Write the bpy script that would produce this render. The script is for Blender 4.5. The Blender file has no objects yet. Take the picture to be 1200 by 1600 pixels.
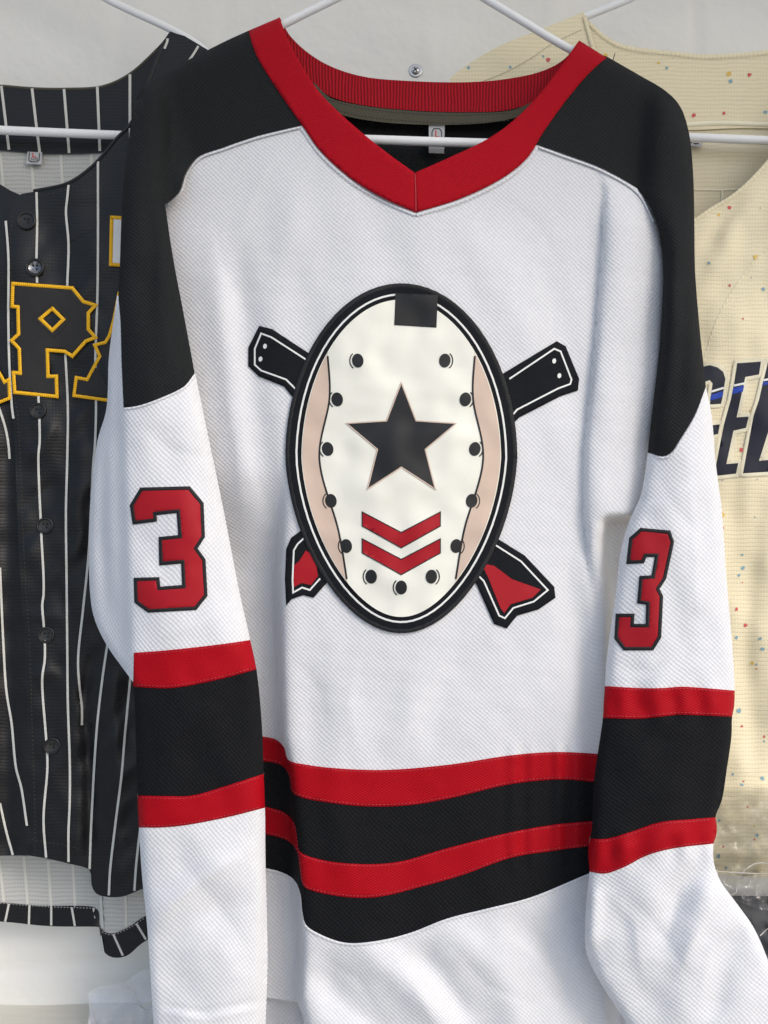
import bpy, math, random
import numpy as np
from mathutils import Vector, geometry
R = math.radians
random.seed(7); rng = np.random.RandomState(7)
sc = bpy.context.scene
COL = sc.collection

# ------------------------------------------------------------------ camera, sky, sun
CD, CZ = 1.5, 1.42                      # camera distance to the hanging plane, camera height
SUN_EL, SUN_AZ, SUN_STR, SUN_ANG = 36, 42, .70, 18
SKY_STR, EXPO = 0.15, 0.54
cam = bpy.data.cameras.new('camera'); camo = bpy.data.objects.new('camera', cam); COL.objects.link(camo)
camo.location = (0, -CD, CZ); camo.rotation_euler = (R(90), 0, 0)
cam.sensor_fit = 'VERTICAL'; cam.angle = 2*math.atan(0.8/CD); cam.clip_start = .05; cam.clip_end = 200
sc.camera = camo
W = bpy.data.worlds.new("World"); sc.world = W; W.use_nodes = True
nt = W.node_tree; bg = nt.nodes['Background']
sky = nt.nodes.new('ShaderNodeTexSky'); sky.sky_type = 'NISHITA'; sky.sun_disc = False
sky.sun_elevation = R(SUN_EL); sky.sun_rotation = R(180-SUN_AZ)
sky.air_density = 1.0; sky.dust_density = 2.0; sky.ozone_density = 1.0
nt.links.new(sky.outputs[0], bg.inputs[0]); bg.inputs[1].default_value = SKY_STR
sl = bpy.data.lights.new('sun', 'SUN'); sl.energy = SUN_STR; sl.angle = R(SUN_ANG); sl.color = (1, .965, .92)
so = bpy.data.objects.new('sun', sl); COL.objects.link(so)
_az = R(SUN_AZ); _d = Vector((math.sin(_az)*math.cos(R(SUN_EL)), -math.cos(_az)*math.cos(R(SUN_EL)), math.sin(R(SUN_EL))))
so.location = _d*6; so.rotation_euler = _d.to_track_quat('Z', 'Y').to_euler()
sc.view_settings.view_transform = 'Standard'; sc.view_settings.look = 'None'
sc.view_settings.exposure = EXPO; sc.view_settings.gamma = 1

# ------------------------------------------------------------------ materials
def nodes(name):
    m = bpy.data.materials.new(name); m.use_nodes = True
    n = m.node_tree; b = n.nodes['Principled BSDF']
    return m, n, b
def mth(n, op, a, b=None, c=None):
    x = n.nodes.new('ShaderNodeMath'); x.operation = op
    for i, v in enumerate((a, b, c)):
        if v is None: continue
        if isinstance(v, (int, float)): x.inputs[i].default_value = v
        else: n.links.new(v, x.inputs[i])
    return x.outputs[0]
def noise(n, vec, scale, detail=3, rough=.5):
    t = n.nodes.new('ShaderNodeTexNoise'); t.inputs['Scale'].default_value = scale
    t.inputs['Detail'].default_value = detail; t.inputs['Roughness'].default_value = rough
    n.links.new(vec, t.inputs['Vector']); return t.outputs['Fac']
def bump(n, h, strength, dist, normal=None):
    b = n.nodes.new('ShaderNodeBump'); b.inputs['Strength'].default_value = strength
    b.inputs['Distance'].default_value = dist
    n.links.new(h, b.inputs['Height'])
    if normal: n.links.new(normal, b.inputs['Normal'])
    return b.outputs[0]
def mixc(n, fac, a, b):
    x = n.nodes.new('ShaderNodeMix'); x.data_type = 'RGBA'
    n.links.new(fac, x.inputs[0])
    for i, v in ((6, a), (7, b)):
        if isinstance(v, tuple): x.inputs[i].default_value = (*v, 1)
        else: n.links.new(v, x.inputs[i])
    return x.outputs[2]
def fabric(name, col, col2=None, pitch=(6.5, 6.5), kind='lattice', depth=.0006, rough=.85, spec=.25, sheen=.15, var=.06, strength=.8, rowdots=0):
    """knit cloth: UV is in tenths of a millimetre-like picture units measured along the cloth"""
    m, n, b = nodes(name)
    uv = n.nodes.new('ShaderNodeUVMap'); uv.uv_map = 'uv'
    sep = n.nodes.new('ShaderNodeSeparateXYZ')
    # slight wander of the yarns
    wob = n.nodes.new('ShaderNodeTexNoise'); wob.inputs['Scale'].default_value = .022; wob.inputs['Detail'].default_value = 2
    n.links.new(uv.outputs[0], wob.inputs['Vector'])
    sub = n.nodes.new('ShaderNodeVectorMath'); sub.operation = 'MULTIPLY_ADD'
    n.links.new(wob.outputs['Color'], sub.inputs[0]); sub.inputs[1].default_value = (7, 7, 0)
    n.links.new(uv.outputs[0], sub.inputs[2])
    n.links.new(sub.outputs[0], sep.inputs[0])
    u, v = sep.outputs[0], sep.outputs[1]
    cu = mth(n, 'COSINE', mth(n, 'MULTIPLY', u, 2*math.pi/pitch[0]))
    cv = mth(n, 'COSINE', mth(n, 'MULTIPLY', v, 2*math.pi/pitch[1]))
    if kind == 'lattice':
        h = mth(n, 'MULTIPLY_ADD', mth(n, 'MULTIPLY', cu, cv), .5, .5)
    elif kind == 'ribs':
        h = mth(n, 'MULTIPLY_ADD', cu, .5, .5)
    elif kind == 'rows':
        h = mth(n, 'MULTIPLY_ADD', mth(n, 'MULTIPLY', mth(n, 'MAXIMUM', cv, 0), mth(n, 'MULTIPLY_ADD', cu, .4, .6)), -1, 1)
    elif kind == 'weave':
        h = mth(n, 'MULTIPLY_ADD', mth(n, 'MULTIPLY', cu, cv), .5, .5)
    fine = noise(n, uv.outputs[0], .9, 2)
    big = noise(n, uv.outputs[0], .012, 4)
    col2 = col2 or tuple(c*.8 for c in col)
    c = mixc(n, h, col2, col)
    lum = mth(n, 'MULTIPLY_ADD', mth(n, 'ADD', mth(n, 'MULTIPLY', fine, .5), mth(n, 'MULTIPLY', big, .5)), 2*var, 1-var)
    hv = n.nodes.new('ShaderNodeHueSaturation'); n.links.new(lum, hv.inputs['Value']); n.links.new(c, hv.inputs['Color'])
    n.links.new(hv.outputs[0], b.inputs['Base Color'])
    b.inputs['Roughness'].default_value = rough; b.inputs['Specular IOR Level'].default_value = spec
    b.inputs['Sheen Weight'].default_value = sheen; b.inputs['Sheen Roughness'].default_value = .5
    hh = mth(n, 'ADD', h, mth(n, 'MULTIPLY', fine, .35))
    n.links.new(bump(n, hh, strength, depth), b.inputs['Normal'])
    return m
def plain(name, col, rough=.5, metal=0, spec=.5, bscale=0, bdist=.0003, var=.04, coat=0):
    m, n, b = nodes(name)
    g = n.nodes.new('ShaderNodeNewGeometry')
    f = noise(n, g.outputs['Position'], bscale or 60, 4)
    c = mixc(n, f, tuple(x*(1-var*2) for x in col), tuple(min(1, x*(1+var*2)) for x in col))
    n.links.new(c, b.inputs['Base Color'])
    b.inputs['Roughness'].default_value = rough; b.inputs['Metallic'].default_value = metal
    b.inputs['Specular IOR Level'].default_value = spec; b.inputs['Coat Weight'].default_value = coat
    if bscale: n.links.new(bump(n, f, .6, bdist), b.inputs['Normal'])
    return m
def clear_film(name, tint, opac, rough=.12, bd=.005):
    m, n, b = nodes(name)
    g = n.nodes.new('ShaderNodeNewGeometry')
    f = noise(n, g.outputs['Position'], 28, 5, .6)
    n.nodes.remove(b)
    tr = n.nodes.new('ShaderNodeBsdfTransparent'); tr.inputs[0].default_value = (*tint, 1)
    gl = n.nodes.new('ShaderNodeBsdfGlossy'); gl.inputs['Roughness'].default_value = rough
    df = n.nodes.new('ShaderNodeBsdfDiffuse'); df.inputs[0].default_value = (.8, .8, .82, 1)
    nb = bump(n, f, .8, bd)
    n.links.new(nb, gl.inputs['Normal']); n.links.new(nb, df.inputs['Normal'])
    m1 = n.nodes.new('ShaderNodeMixShader'); m1.inputs[0].default_value = opac
    n.links.new(tr.outputs[0], m1.inputs[1]); n.links.new(df.outputs[0], m1.inputs[2])
    fr = n.nodes.new('ShaderNodeFresnel'); fr.inputs[0].default_value = 1.45; n.links.new(nb, fr.inputs['Normal'])
    m2 = n.nodes.new('ShaderNodeMixShader')
    n.links.new(mth(n, 'MULTIPLY', fr.outputs[0], 1.6), m2.inputs[0])
    n.links.new(m1.outputs[0], m2.inputs[1]); n.links.new(gl.outputs[0], m2.inputs[2])
    n.links.new(m2.outputs[0], n.nodes['Material Output'].inputs[0])
    return m
WHITE = (.71, .71, .72)
M = dict(
 white=fabric('white_knit', WHITE, (.61, .61, .63), (7.4, 7.2), depth=.0008),
 whiteS=fabric('white_sleeve_knit', (.74, .74, .75), (.63, .63, .645), (8.2, 8.0), depth=.0009),
 black=fabric('black_knit', (.0082, .0087, .0102), (.0034, .0036, .0044), (7.6, 7.4), depth=.0009, rough=.8, spec=.16, sheen=0),
 yoke=fabric('black_fine_knit', (.0098, .0112, .0120), (.0045, .0052, .0057), (6.6, 6.4), depth=.0009, rough=.8, spec=.24, sheen=0),
 red=fabric('red_tape', (.43, .001, .009), (.28, .001, .005), (7, 4.2), kind='weave', depth=.0006, rough=.6, spec=.12, sheen=0),
 collar=fabric('red_collar_knit', (.43, .003, .013), (.31, .002, .008), (5, 4.6), kind='weave', depth=.0009, rough=.75, spec=.12, sheen=0),
 collarB=fabric('red_collar_ribs', (.43, .003, .013), (.18, .001, .005), (5, 6), kind='ribs', depth=.0012, rough=.75, spec=.2, sheen=0),
 tape=fabric('olive_tape', (.085, .078, .052), (.055, .05, .033), (4, 4), kind='weave', depth=.0004),
 pin=fabric('black_satin_knit', (.0062, .0066, .0080), (.0040, .0044, .0052), (5, 5.4), kind='rows', depth=.0003, rough=.42, spec=.34, sheen=0, var=.15),
 pinin=fabric('grey_inside_knit', (.50, .50, .47), (.36, .36, .34), (4.5, 6.5), kind='rows', depth=.0004),
 cream=fabric('cream_knit', (.77, .685, .475), (.68, .60, .41), (4.6, 6.4), kind='rows', depth=.0005, rough=.7, spec=.3, sheen=0),
 creamin=fabric('cream_inside_knit', (.72, .65, .47), (.65, .58, .42), (4.6, 6.4), kind='rows', depth=.0004, sheen=0),
 twillred=fabric('red_twill', (.38, .004, .013), (.31, .003, .009), (3, 3), kind='weave', depth=.0003, rough=.55, spec=.25, sheen=0),
 twillwhite=fabric('cream_white_satin', (.80, .79, .70), (.74, .73, .64), (3, 3), kind='weave', depth=.0002, rough=.5, spec=.4, sheen=.05, var=.03),
 twillbeige=fabric('beige_satin', (.60, .46, .37), (.55, .42, .33), (3, 3), kind='weave', depth=.0002, rough=.5, spec=.4, var=.03),
 twillblack=fabric('black_satin_twill', (.010, .0105, .012), (.008, .0085, .009), (3, 3), kind='weave', depth=.0003, rough=.5, spec=.35, sheen=0),
 felt=fabric('black_felt_border', (.010, .011, .014), (.006, .007, .009), (3, 3), kind='weave', depth=.0008, rough=.9, spec=.2, sheen=0),
 printwhite=fabric('white_print', (.78, .78, .75), (.7, .7, .68), (3, 3), kind='weave', depth=.0002),
 satinyel=fabric('yellow_satin_stitch', (.95, .53, .012), (.72, .36, .006), (60, 3.2), kind='weave', depth=.0006, rough=.5, spec=.3, sheen=0),
 satinblk=fabric('black_satin_stitch', (.014, .014, .016), (.006, .006, .007), (60, 3.2), kind='weave', depth=.0006, rough=.6, spec=.3, sheen=0),
 letterblk=fabric('black_letter_twill', (.022, .021, .021), (.017, .016, .016), (3, 3), kind='weave', depth=.0003, rough=.6, spec=.3, sheen=0),
 stripe=fabric('white_pinstripe', (.66, .65, .60), (.5, .49, .45), (4, 4), kind='weave', depth=.0003),
 stripein=fabric('pale_inside_stripe', (.66, .65, .58), (.56, .55, .5), (4, 4), kind='weave', depth=.0003),
 navy=fabric('navy_twill', (.007, .009, .024), (.005, .006, .017), (3, 3), kind='weave', depth=.0003, rough=.6, spec=.35, sheen=0),
 blue=fabric('blue_twill', (.012, .055, .40), (.009, .04, .3), (3, 3), kind='weave', depth=.0003, rough=.55, sheen=0),
 creamtw=fabric('pale_cream_twill', (.80, .745, .57), (.72, .67, .5), (3, 3), kind='weave', depth=.0004),
 tag=fabric('silver_tag', (.50, .50, .50), (.38, .38, .38), (3, 3), kind='weave', depth=.0003, rough=.4, spec=.5),
 thread=plain('pale_thread', (.6, .58, .55), .8),
 threaddk=plain('dark_thread', (.03, .03, .03), .8),
 threadred=plain('red_thread', (.40, .012, .024), .6),
 threadcr=plain('cream_thread', (.80, .74, .55), .8),
 tagred=plain('red_tag_print', (.55, .05, .04), .7),
 dotred=plain('red_speckle_print', (.58, .10, .09), .75), dotblue=plain('blue_speckle_print', (.22, .37, .42), .75),
 dotyel=plain('yellow_speckle_print', (.70, .47, .10), .75),
 plastic=plain('white_hanger_plastic', (.80, .80, .79), .28, spec=.5, bscale=25, bdist=.0004, var=.02),
 button=plain('black_button_plastic', (.012, .012, .012), .38, spec=.4, bscale=90, bdist=.0001),
 hole=plain('dark_hole', (.003, .003, .003), .9),
 steel=plain('zinc_screw', (.55, .55, .56), .32, metal=1, bscale=300, bdist=.0002),
 film=clear_film('clear_film', (.98, .98, 1), .26, bd=.0012), film2=clear_film('wrapped_film', (.985, .985, .985), .025, .08),
 tarp=plain('dark_grey_cloth', (.055, .058, .065), .6, bscale=40, bdist=.004),
)
# tent wall: off-white vinyl with soft creases
def wall_mat():
    m, n, b = nodes('white_vinyl')
    g = n.nodes.new('ShaderNodeNewGeometry')
    big = noise(n, g.outputs['Position'], 3.0, 5, .55); fine = noise(n, g.outputs['Position'], 300, 2)
    c = mixc(n, big, (.83, .80, .74), (.89, .865, .81)); n.links.new(c, b.inputs['Base Color'])
    b.inputs['Roughness'].default_value = .45; b.inputs['Specular IOR Level'].default_value = .4
    tl = n.nodes.new('ShaderNodeBsdfTranslucent'); tl.inputs[0].default_value = (.92, .82, .66, 1)
    mx = n.nodes.new('ShaderNodeMixShader'); mx.inputs[0].default_value = .14
    n.links.new(b.outputs[0], mx.inputs[1]); n.links.new(tl.outputs[0], mx.inputs[2]); n.links.new(mx.outputs[0], n.nodes['Material Output'].inputs[0])
    n1 = bump(n, big, .8, .03); n.links.new(bump(n, fine, .25, .0004, n1), b.inputs['Normal'])
    return m
def wood_mat():
    m, n, b = nodes('whitewashed_wood')
    g = n.nodes.new('ShaderNodeNewGeometry')
    mp = n.nodes.new('ShaderNodeMapping'); mp.inputs['Scale'].default_value = (4, 40, 40); n.links.new(g.outputs['Position'], mp.inputs[0])
    gr = noise(n, mp.outputs[0], 3, 6, .65)
    c = mixc(n, gr, (.60, .56, .46), (.78, .75, .66)); n.links.new(c, b.inputs['Base Color'])
    b.inputs['Roughness'].default_value = .6; n.links.new(bump(n, gr, .5, .002), b.inputs['Normal'])
    return m
def ground_mat():
    m, n, b = nodes('pale_concrete')
    g = n.nodes.new('ShaderNodeNewGeometry')
    f = noise(n, g.outputs['Position'], 5, 8, .65)
    c = mixc(n, f, (.33, .32, .30), (.48, .47, .45)); n.links.new(c, b.inputs['Base Color'])
    b.inputs['Roughness'].default_value = .85; n.links.new(bump(n, f, .4, .01), b.inputs['Normal'])
    return m
def roof_mat():
    m, n, b = nodes('translucent_tent_cloth'); n.nodes.remove(b)
    d = n.nodes.new('ShaderNodeBsdfDiffuse'); d.inputs[0].default_value = (.75, .74, .71, 1)
    t = n.nodes.new('ShaderNodeBsdfTranslucent'); t.inputs[0].default_value = (.92, .86, .77, 1)
    x = n.nodes.new('ShaderNodeMixShader'); x.inputs[0].default_value = .78
    n.links.new(d.outputs[0], x.inputs[1]); n.links.new(t.outputs[0], x.inputs[2]); n.links.new(x.outputs[0], n.nodes['Material Output'].inputs[0])
    return m
M['roof'] = roof_mat()
M['wall'] = wall_mat(); M['wood'] = wood_mat(); M['ground'] = ground_mat()

# ------------------------------------------------------------------ geometry helpers
# Shapes are measured on the cloth in millimetres: x to the right, y downwards, from the upper left
# of the display; a depth (metres, + = towards the wall) gives each point its own distance.
def P3(px, py, d):
    f = (CD + d)/CD
    return np.stack([(px-600)*.001*f, d + 0*px, CZ + (800-py)*.001*f], -1)
def ss(a, b, x):
    t = np.clip((x-a)/(b-a), 0, 1); return t*t*(3-2*t)
def ip(x, pts):
    p = np.asarray(pts, float); return np.interp(x, p[:, 0], p[:, 1])
def sm(pts, step=6.):
    """smooth open curve through points"""
    p = np.asarray(pts, float)
    if len(p) < 3: return ln(pts, step)
    q = np.vstack([2*p[0]-p[1], p, 2*p[-1]-p[-2]]); out = []
    for i in range(1, len(q)-2):
        p0, p1, p2, p3 = q[i-1:i+3]
        d = [max(1e-6, np.hypot(*(b-a))**.5) for a, b in ((p0, p1), (p1, p2), (p2, p3))]
        m1 = (p2-p1) + d[1]*((p1-p0)/d[0] - (p2-p0)/(d[0]+d[1]))
        m2 = (p2-p1) + d[1]*((p3-p2)/d[2] - (p3-p1)/(d[1]+d[2]))
        k = max(1, int(np.hypot(*(p2-p1))/step))
        for t in np.arange(k)/k:
            out.append((2*t**3-3*t*t+1)*p1+(t**3-2*t*t+t)*m1+(3*t*t-2*t**3)*p2+(t**3-t*t)*m2)
    out.append(p[-1]); return np.array(out)
def ln(pts, step=6.):
    p = np.asarray(pts, float); out = []
    for a, b in zip(p[:-1], p[1:]):
        k = max(1, int(np.hypot(*(b-a))/step))
        for t in np.arange(k)/k: out.append(a+(b-a)*t)
    out.append(p[-1]); return np.array(out)
def loop(pts, step=6.):
    return ln(list(pts)+[pts[0]], step)[:-1]
def cat(*segs):
    a = np.vstack([np.asarray(s, float) for s in segs]); keep = [a[0]]
    for q in a[1:]:
        if np.hypot(*(q-keep[-1])) > .9: keep.append(q)
    if np.hypot(*(keep[0]-keep[-1])) < .9: keep.pop()
    return np.array(keep)
def ell(cx, cy, rx, ry, rot=0, n=28):
    t = np.arange(n)*2*math.pi/n; c, s = math.cos(R(rot)), math.sin(R(rot))
    x, y = rx*np.cos(t), ry*np.sin(t); return np.stack([cx+x*c-y*s, cy+x*s+y*c], -1)
def inside(poly, x, y):
    r = np.zeros(x.shape, bool); n = len(poly)
    for i in range(n):
        x1, y1 = poly[i]; x2, y2 = poly[(i+1) % n]
        if y1 == y2: continue
        c = ((y1 > y) != (y2 > y)) & (x < (x2-x1)*(y-y1)/(y2-y1)+x1); r ^= c
    return r
def dist(poly, x, y, closed=False):
    p = np.asarray(poly, float)
    if closed: p = np.vstack([p, p[:1]])
    best = np.full(x.shape, 1e9)
    for a, b in zip(p[:-1], p[1:]):
        d = b-a; L = d@d+1e-9
        t = np.clip(((x-a[0])*d[0]+(y-a[1])*d[1])/L, 0, 1)
        best = np.minimum(best, (x-a[0]-t*d[0])**2+(y-a[1]-t*d[1])**2)
    return np.sqrt(best)
OFF = {}
def link(name, me, parent, mat):
    o = bpy.data.objects.new(name, me); COL.objects.link(o)
    if mat: me.materials.append(mat)
    if parent is not None: o.parent = parent
    OFF[o.name] = OFF[parent.name] if parent is not None else np.zeros(3)
    return o
def tag(o, label=None, cat_=None, group=None, kind=None):
    if label: o['label'] = label
    if cat_: o['category'] = cat_
    if group: o['group'] = group
    if kind: o['kind'] = kind
    return o
def thing(name, loc, label, cat_, group=None):
    o = bpy.data.objects.new(name, None); COL.objects.link(o); o.location = loc; o.empty_display_size = .05
    OFF[o.name] = np.array(loc, float); return tag(o, label, cat_, group)
def mesh(name, v, f, parent, mat, uv=None, smooth=True, sharp=None):
    me = bpy.data.meshes.new(name)
    v = np.asarray(v, float) - (OFF[parent.name] if parent is not None else 0)
    me.from_pydata(v.tolist(), [], [list(map(int, q)) for q in f]); me.update()
    if smooth: me.polygons.foreach_set('use_smooth', [True]*len(me.polygons))
    if uv is not None:
        l = me.uv_layers.new(name='uv'); li = np.empty(len(me.loops), np.int32); me.loops.foreach_get('vertex_index', li)
        l.data.foreach_set('uv', np.asarray(uv, np.float32)[li].ravel())
    if sharp is not None and len(sharp):
        S = set(tuple(sorted(e)) for e in sharp)
        at = me.attributes.new('sharp_edge', 'BOOLEAN', 'EDGE')
        at.data.foreach_set('value', [tuple(sorted(e.vertices)) in S for e in me.edges])
    return link(name, me, parent, mat)
def flatuv(x, y, d): return np.stack([x, -y], -1)
def arcuv(fn, box, ang=0, step=6):
    """cloth coordinates measured along the surface, so the knit follows the folds"""
    x0, y0, x1, y1 = box
    xs = np.arange(x0, x1+step, step); ys = np.arange(y0, y1+step, step)
    X, Y = np.meshgrid(xs, ys); Dm = fn(X.ravel(), Y.ravel()).reshape(X.shape)*1000
    gx = np.clip(np.gradient(Dm, step, axis=1), -2.5, 2.5); gy = np.clip(np.gradient(Dm, step, axis=0), -2.5, 2.5)
    U = np.cumsum(np.sqrt(1+gx**2), 1)*step; V = np.cumsum(np.sqrt(1+gy**2), 0)*step
    U -= U[:, U.shape[1]//2:U.shape[1]//2+1]
    def k(a):                                        # soften row-to-row jumps
        for _ in range(6): a = (np.vstack([a[:1], a[:-1]])+a*2+np.vstack([a[1:], a[-1:]]))/4
        return a
    U = k(U); V = k(V.T).T
    ca, sa = math.cos(R(ang)), math.sin(R(ang))
    def f(x, y, d):
        fx = np.clip((x-x0)/step, 0, len(xs)-1.001); fy = np.clip((y-y0)/step, 0, len(ys)-1.001)
        i, j = fx.astype(int), fy.astype(int); a, b = fx-i, fy-j
        g = lambda A: A[j, i]*(1-a)*(1-b)+A[j, i+1]*a*(1-b)+A[j+1, i]*(1-a)*b+A[j+1, i+1]*a*b
        u, v = g(U), -g(V); return np.stack([u*ca-v*sa, u*sa+v*ca], -1)
    return f
def panel(name, out, fn, mat, parent, off=0, thick=.0015, grid=8., uvf=None, soft=False, puff=0, holes=()):
    """a piece of cloth cut to the outline 'out', lying on the surface fn, with thickness"""
    out = np.asarray(out, float)
    lo, hi = out.min(0), out.max(0)
    gx, gy = np.meshgrid(np.arange(lo[0], hi[0], grid), np.arange(lo[1], hi[1], grid*.866))
    gx = gx + (np.arange(gx.shape[0]) % 2)[:, None]*grid/2
    x, y = gx.ravel(), gy.ravel(); k = inside(out, x, y)
    for h in holes: k &= ~inside(h, x, y)
    x, y = x[k], y[k]
    if len(x):
        k = dist(out, x, y, True) > grid*.4
        for h in holes: k &= dist(h, x, y, True) > grid*.4
        x, y = x[k], y[k]
    rings = [out]+[np.asarray(h, float) for h in holes]
    vs = []; ed = []
    for r in rings:
        b = len(vs); vs += [Vector(p) for p in r]; ed += [(b+i, b+(i+1) % len(r)) for i in range(len(r))]
    vs += [Vector(p) for p in zip(x, y)]
    ov, oe, of, *_ = geometry.delaunay_2d_cdt(vs, ed, [], 0, 1e-4)
    v = np.array([(p.x, p.y) for p in ov]); f = np.array([t for t in of if len(t) == 3])
    c = v[f].mean(1); k = inside(out, c[:, 0], c[:, 1])
    for h in holes: k &= ~inside(h, c[:, 0], c[:, 1])
    f = f[k]
    a = v[f]; ar = (a[:, 1, 0]-a[:, 0, 0])*(a[:, 2, 1]-a[:, 0, 1])-(a[:, 1, 1]-a[:, 0, 1])*(a[:, 2, 0]-a[:, 0, 0])
    f = f[np.abs(ar) > 1e-5]; ar = ar[np.abs(ar) > 1e-5]
    f[ar > 0] = f[ar > 0][:, ::-1]                   # face the viewer (y is downwards)
    d = fn(v[:, 0], v[:, 1]) + off
    if puff:
        e = dist(out, v[:, 0], v[:, 1], True)
        for h in holes: e = np.minimum(e, dist(h, v[:, 0], v[:, 1], True))
        d = d - puff*np.sqrt(1-(1-np.clip(e/8, 0, 1))**2)
    p = P3(v[:, 0], v[:, 1], d); n = len(v)
    es = {}
    for t in f:
        for i in range(3):
            e = (t[i], t[(i+1) % 3]); es[e] = 1
    bd = [e for e in es if (e[1], e[0]) not in es]
    bi = sorted({i for e in bd for i in e}); mp = {i: n+j for j, i in enumerate(bi)}
    p2 = P3(v[bi, 0], v[bi, 1], d[bi]+thick)
    fs = [list(t) for t in f]+[[e[1], e[0], mp[e[0]], mp[e[1]]] for e in bd]
    uv = (uvf or flatuv)(v[:, 0], v[:, 1], d); uv = np.vstack([uv, uv[bi]])
    return mesh(name, np.vstack([p, p2]), fs, parent, mat, uv, sharp=None if soft else bd)
def stroke(name, lines, width, fn, mat, parent, off=0, h=.0012, closed=False, step=5., prof=4):
    """a raised cord or stitched border that follows polylines over the surface fn"""
    V = []; F = []; U = []
    for L in lines:
        q = np.asarray(L, float)
        q = loop(q, step) if closed else ln(q, step)
        n = len(q)
        t = np.roll(q, -1, 0)-q if closed else np.vstack([q[1:]-q[:-1], q[-1:]-q[-2:-1]])
        t /= np.maximum(np.hypot(t[:, 0], t[:, 1]), 1e-6)[:, None]
        tp = np.roll(t, 1, 0) if closed else np.vstack([t[:1], t[:-1]])
        nn = np.stack([-(t+tp)[:, 1], (t+tp)[:, 0]], -1); nn /= np.maximum(np.hypot(nn[:, 0], nn[:, 1]), 1e-3)[:, None]
        cs = np.clip(np.abs((nn*np.stack([-t[:, 1], t[:, 0]], -1)).sum(1)), .5, 1); nn /= cs[:, None]
        s = np.r_[0, np.cumsum(np.hypot(*(np.roll(q, -1, 0)-q).T))[:-1]]
        b = len(V); m = prof+1
        w = width if np.ndim(width) else np.full(n, width)
        for j in range(m):
            a = j/prof; pt = q+nn*((a-.5)*w)[:, None]
            hh = h*math.sin(math.pi*a) if prof > 1 else 0
            d = fn(pt[:, 0], pt[:, 1]) + off - hh
            if j == 0: A = []
            A.append((P3(pt[:, 0], pt[:, 1], d), np.stack([a*w, s], -1)))
        for j in range(m): V += A[j][0].tolist(); U += A[j][1].tolist()
        for i in range(n if closed else n-1):
            i2 = (i+1) % n
            for j in range(prof): F.append([b+j*n+i, b+j*n+i2, b+(j+1)*n+i2, b+(j+1)*n+i])
    o = mesh(name, V, F, parent, mat, U)
    return o
def dashes(pts, dash=3.2, gap=2.6):
    q = ln(pts, 1.); s = np.r_[0, np.cumsum(np.hypot(*np.diff(q, axis=0).T))]; out = []; a = 0
    while a+dash < s[-1]:
        out.append([(np.interp(t, s, q[:, 0]), np.interp(t, s, q[:, 1])) for t in (a, a+dash)]); a += dash+gap
    return out
def tube(name, pts, r, mat, parent, seg=14):
    p = np.asarray(pts, float); n = len(p); t = np.gradient(p, axis=0); t /= np.linalg.norm(t, axis=1)[:, None]
    up = np.array([0, 1., 0]); V = []; F = []
    for i in range(n):
        a = np.cross(t[i], up); a /= np.linalg.norm(a)+1e-9; b = np.cross(a, t[i])
        for k in range(seg):
            w = 2*math.pi*k/seg; V.append(p[i]+r*(a*math.cos(w)+b*math.sin(w)))
    for i in range(n-1):
        for k in range(seg):
            k2 = (k+1) % seg; F.append([i*seg+k, i*seg+k2, (i+1)*seg+k2, (i+1)*seg+k])
    F += [list(range(seg))[::-1], list(range((n-1)*seg, n*seg))]
    return mesh(name, V, F, parent, mat)
def lathe(name, prof, center, mat, parent, seg=28, tilt=(0, 0)):
    """prof: (radius, forward) pairs, axis towards the viewer"""
    V = []; F = []
    for r, z in prof:
        for k in range(seg):
            w = 2*math.pi*k/seg; x, y = r*math.cos(w), r*math.sin(w)
            V.append((center[0]+x, center[1]-z+tilt[0]*x+tilt[1]*y, center[2]+y))
    for i in range(len(prof)-1):
        for k in range(seg):
            k2 = (k+1) % seg; F.append([i*seg+k, i*seg+k2, (i+1)*seg+k2, (i+1)*seg+k][::-1])
    F.append([(len(prof)-1)*seg+k for k in range(seg)][::-1])
    return mesh(name, V, [f[::-1] for f in F], parent, mat)
def waves(seed, n=14, lo=50, hi=170, amp=.0012, aniso=.5):
    r = np.random.RandomState(seed); W_ = []
    for _ in range(n):
        l = r.uniform(lo, hi); a = r.normal(0, aniso); k = 2*math.pi/l
        W_.append((k*math.cos(a), k*math.sin(a), r.uniform(0, 6.28), amp*l/hi*r.uniform(.4, 1)))
    return lambda x, y: sum(A*np.sin(kx*x+ky*y+p) for kx, ky, p, A in W_)
def ridge(pts, w, a, x, y):
    """a fold along a line: a < 0 comes towards the viewer; fades out at its ends"""
    p = np.asarray(pts, float); best = np.full(x.shape, 1e9); tt = np.zeros(x.shape)
    seg = np.hypot(*np.diff(p, axis=0).T); cum = np.r_[0, np.cumsum(seg)]
    for i in range(len(p)-1):
        d = p[i+1]-p[i]; L = d@d
        t = np.clip(((x-p[i, 0])*d[0]+(y-p[i, 1])*d[1])/L, 0, 1)
        q = (x-p[i, 0]-t*d[0])**2+(y-p[i, 1]-t*d[1])**2
        m = q < best; best = np.where(m, q, best); tt = np.where(m, (cum[i]+t*seg[i])/cum[-1], tt)
    return a*np.exp(-best/(w*w))*np.clip(np.sin(math.pi*np.clip(tt, .02, .98))*1.6, 0, 1)
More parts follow.
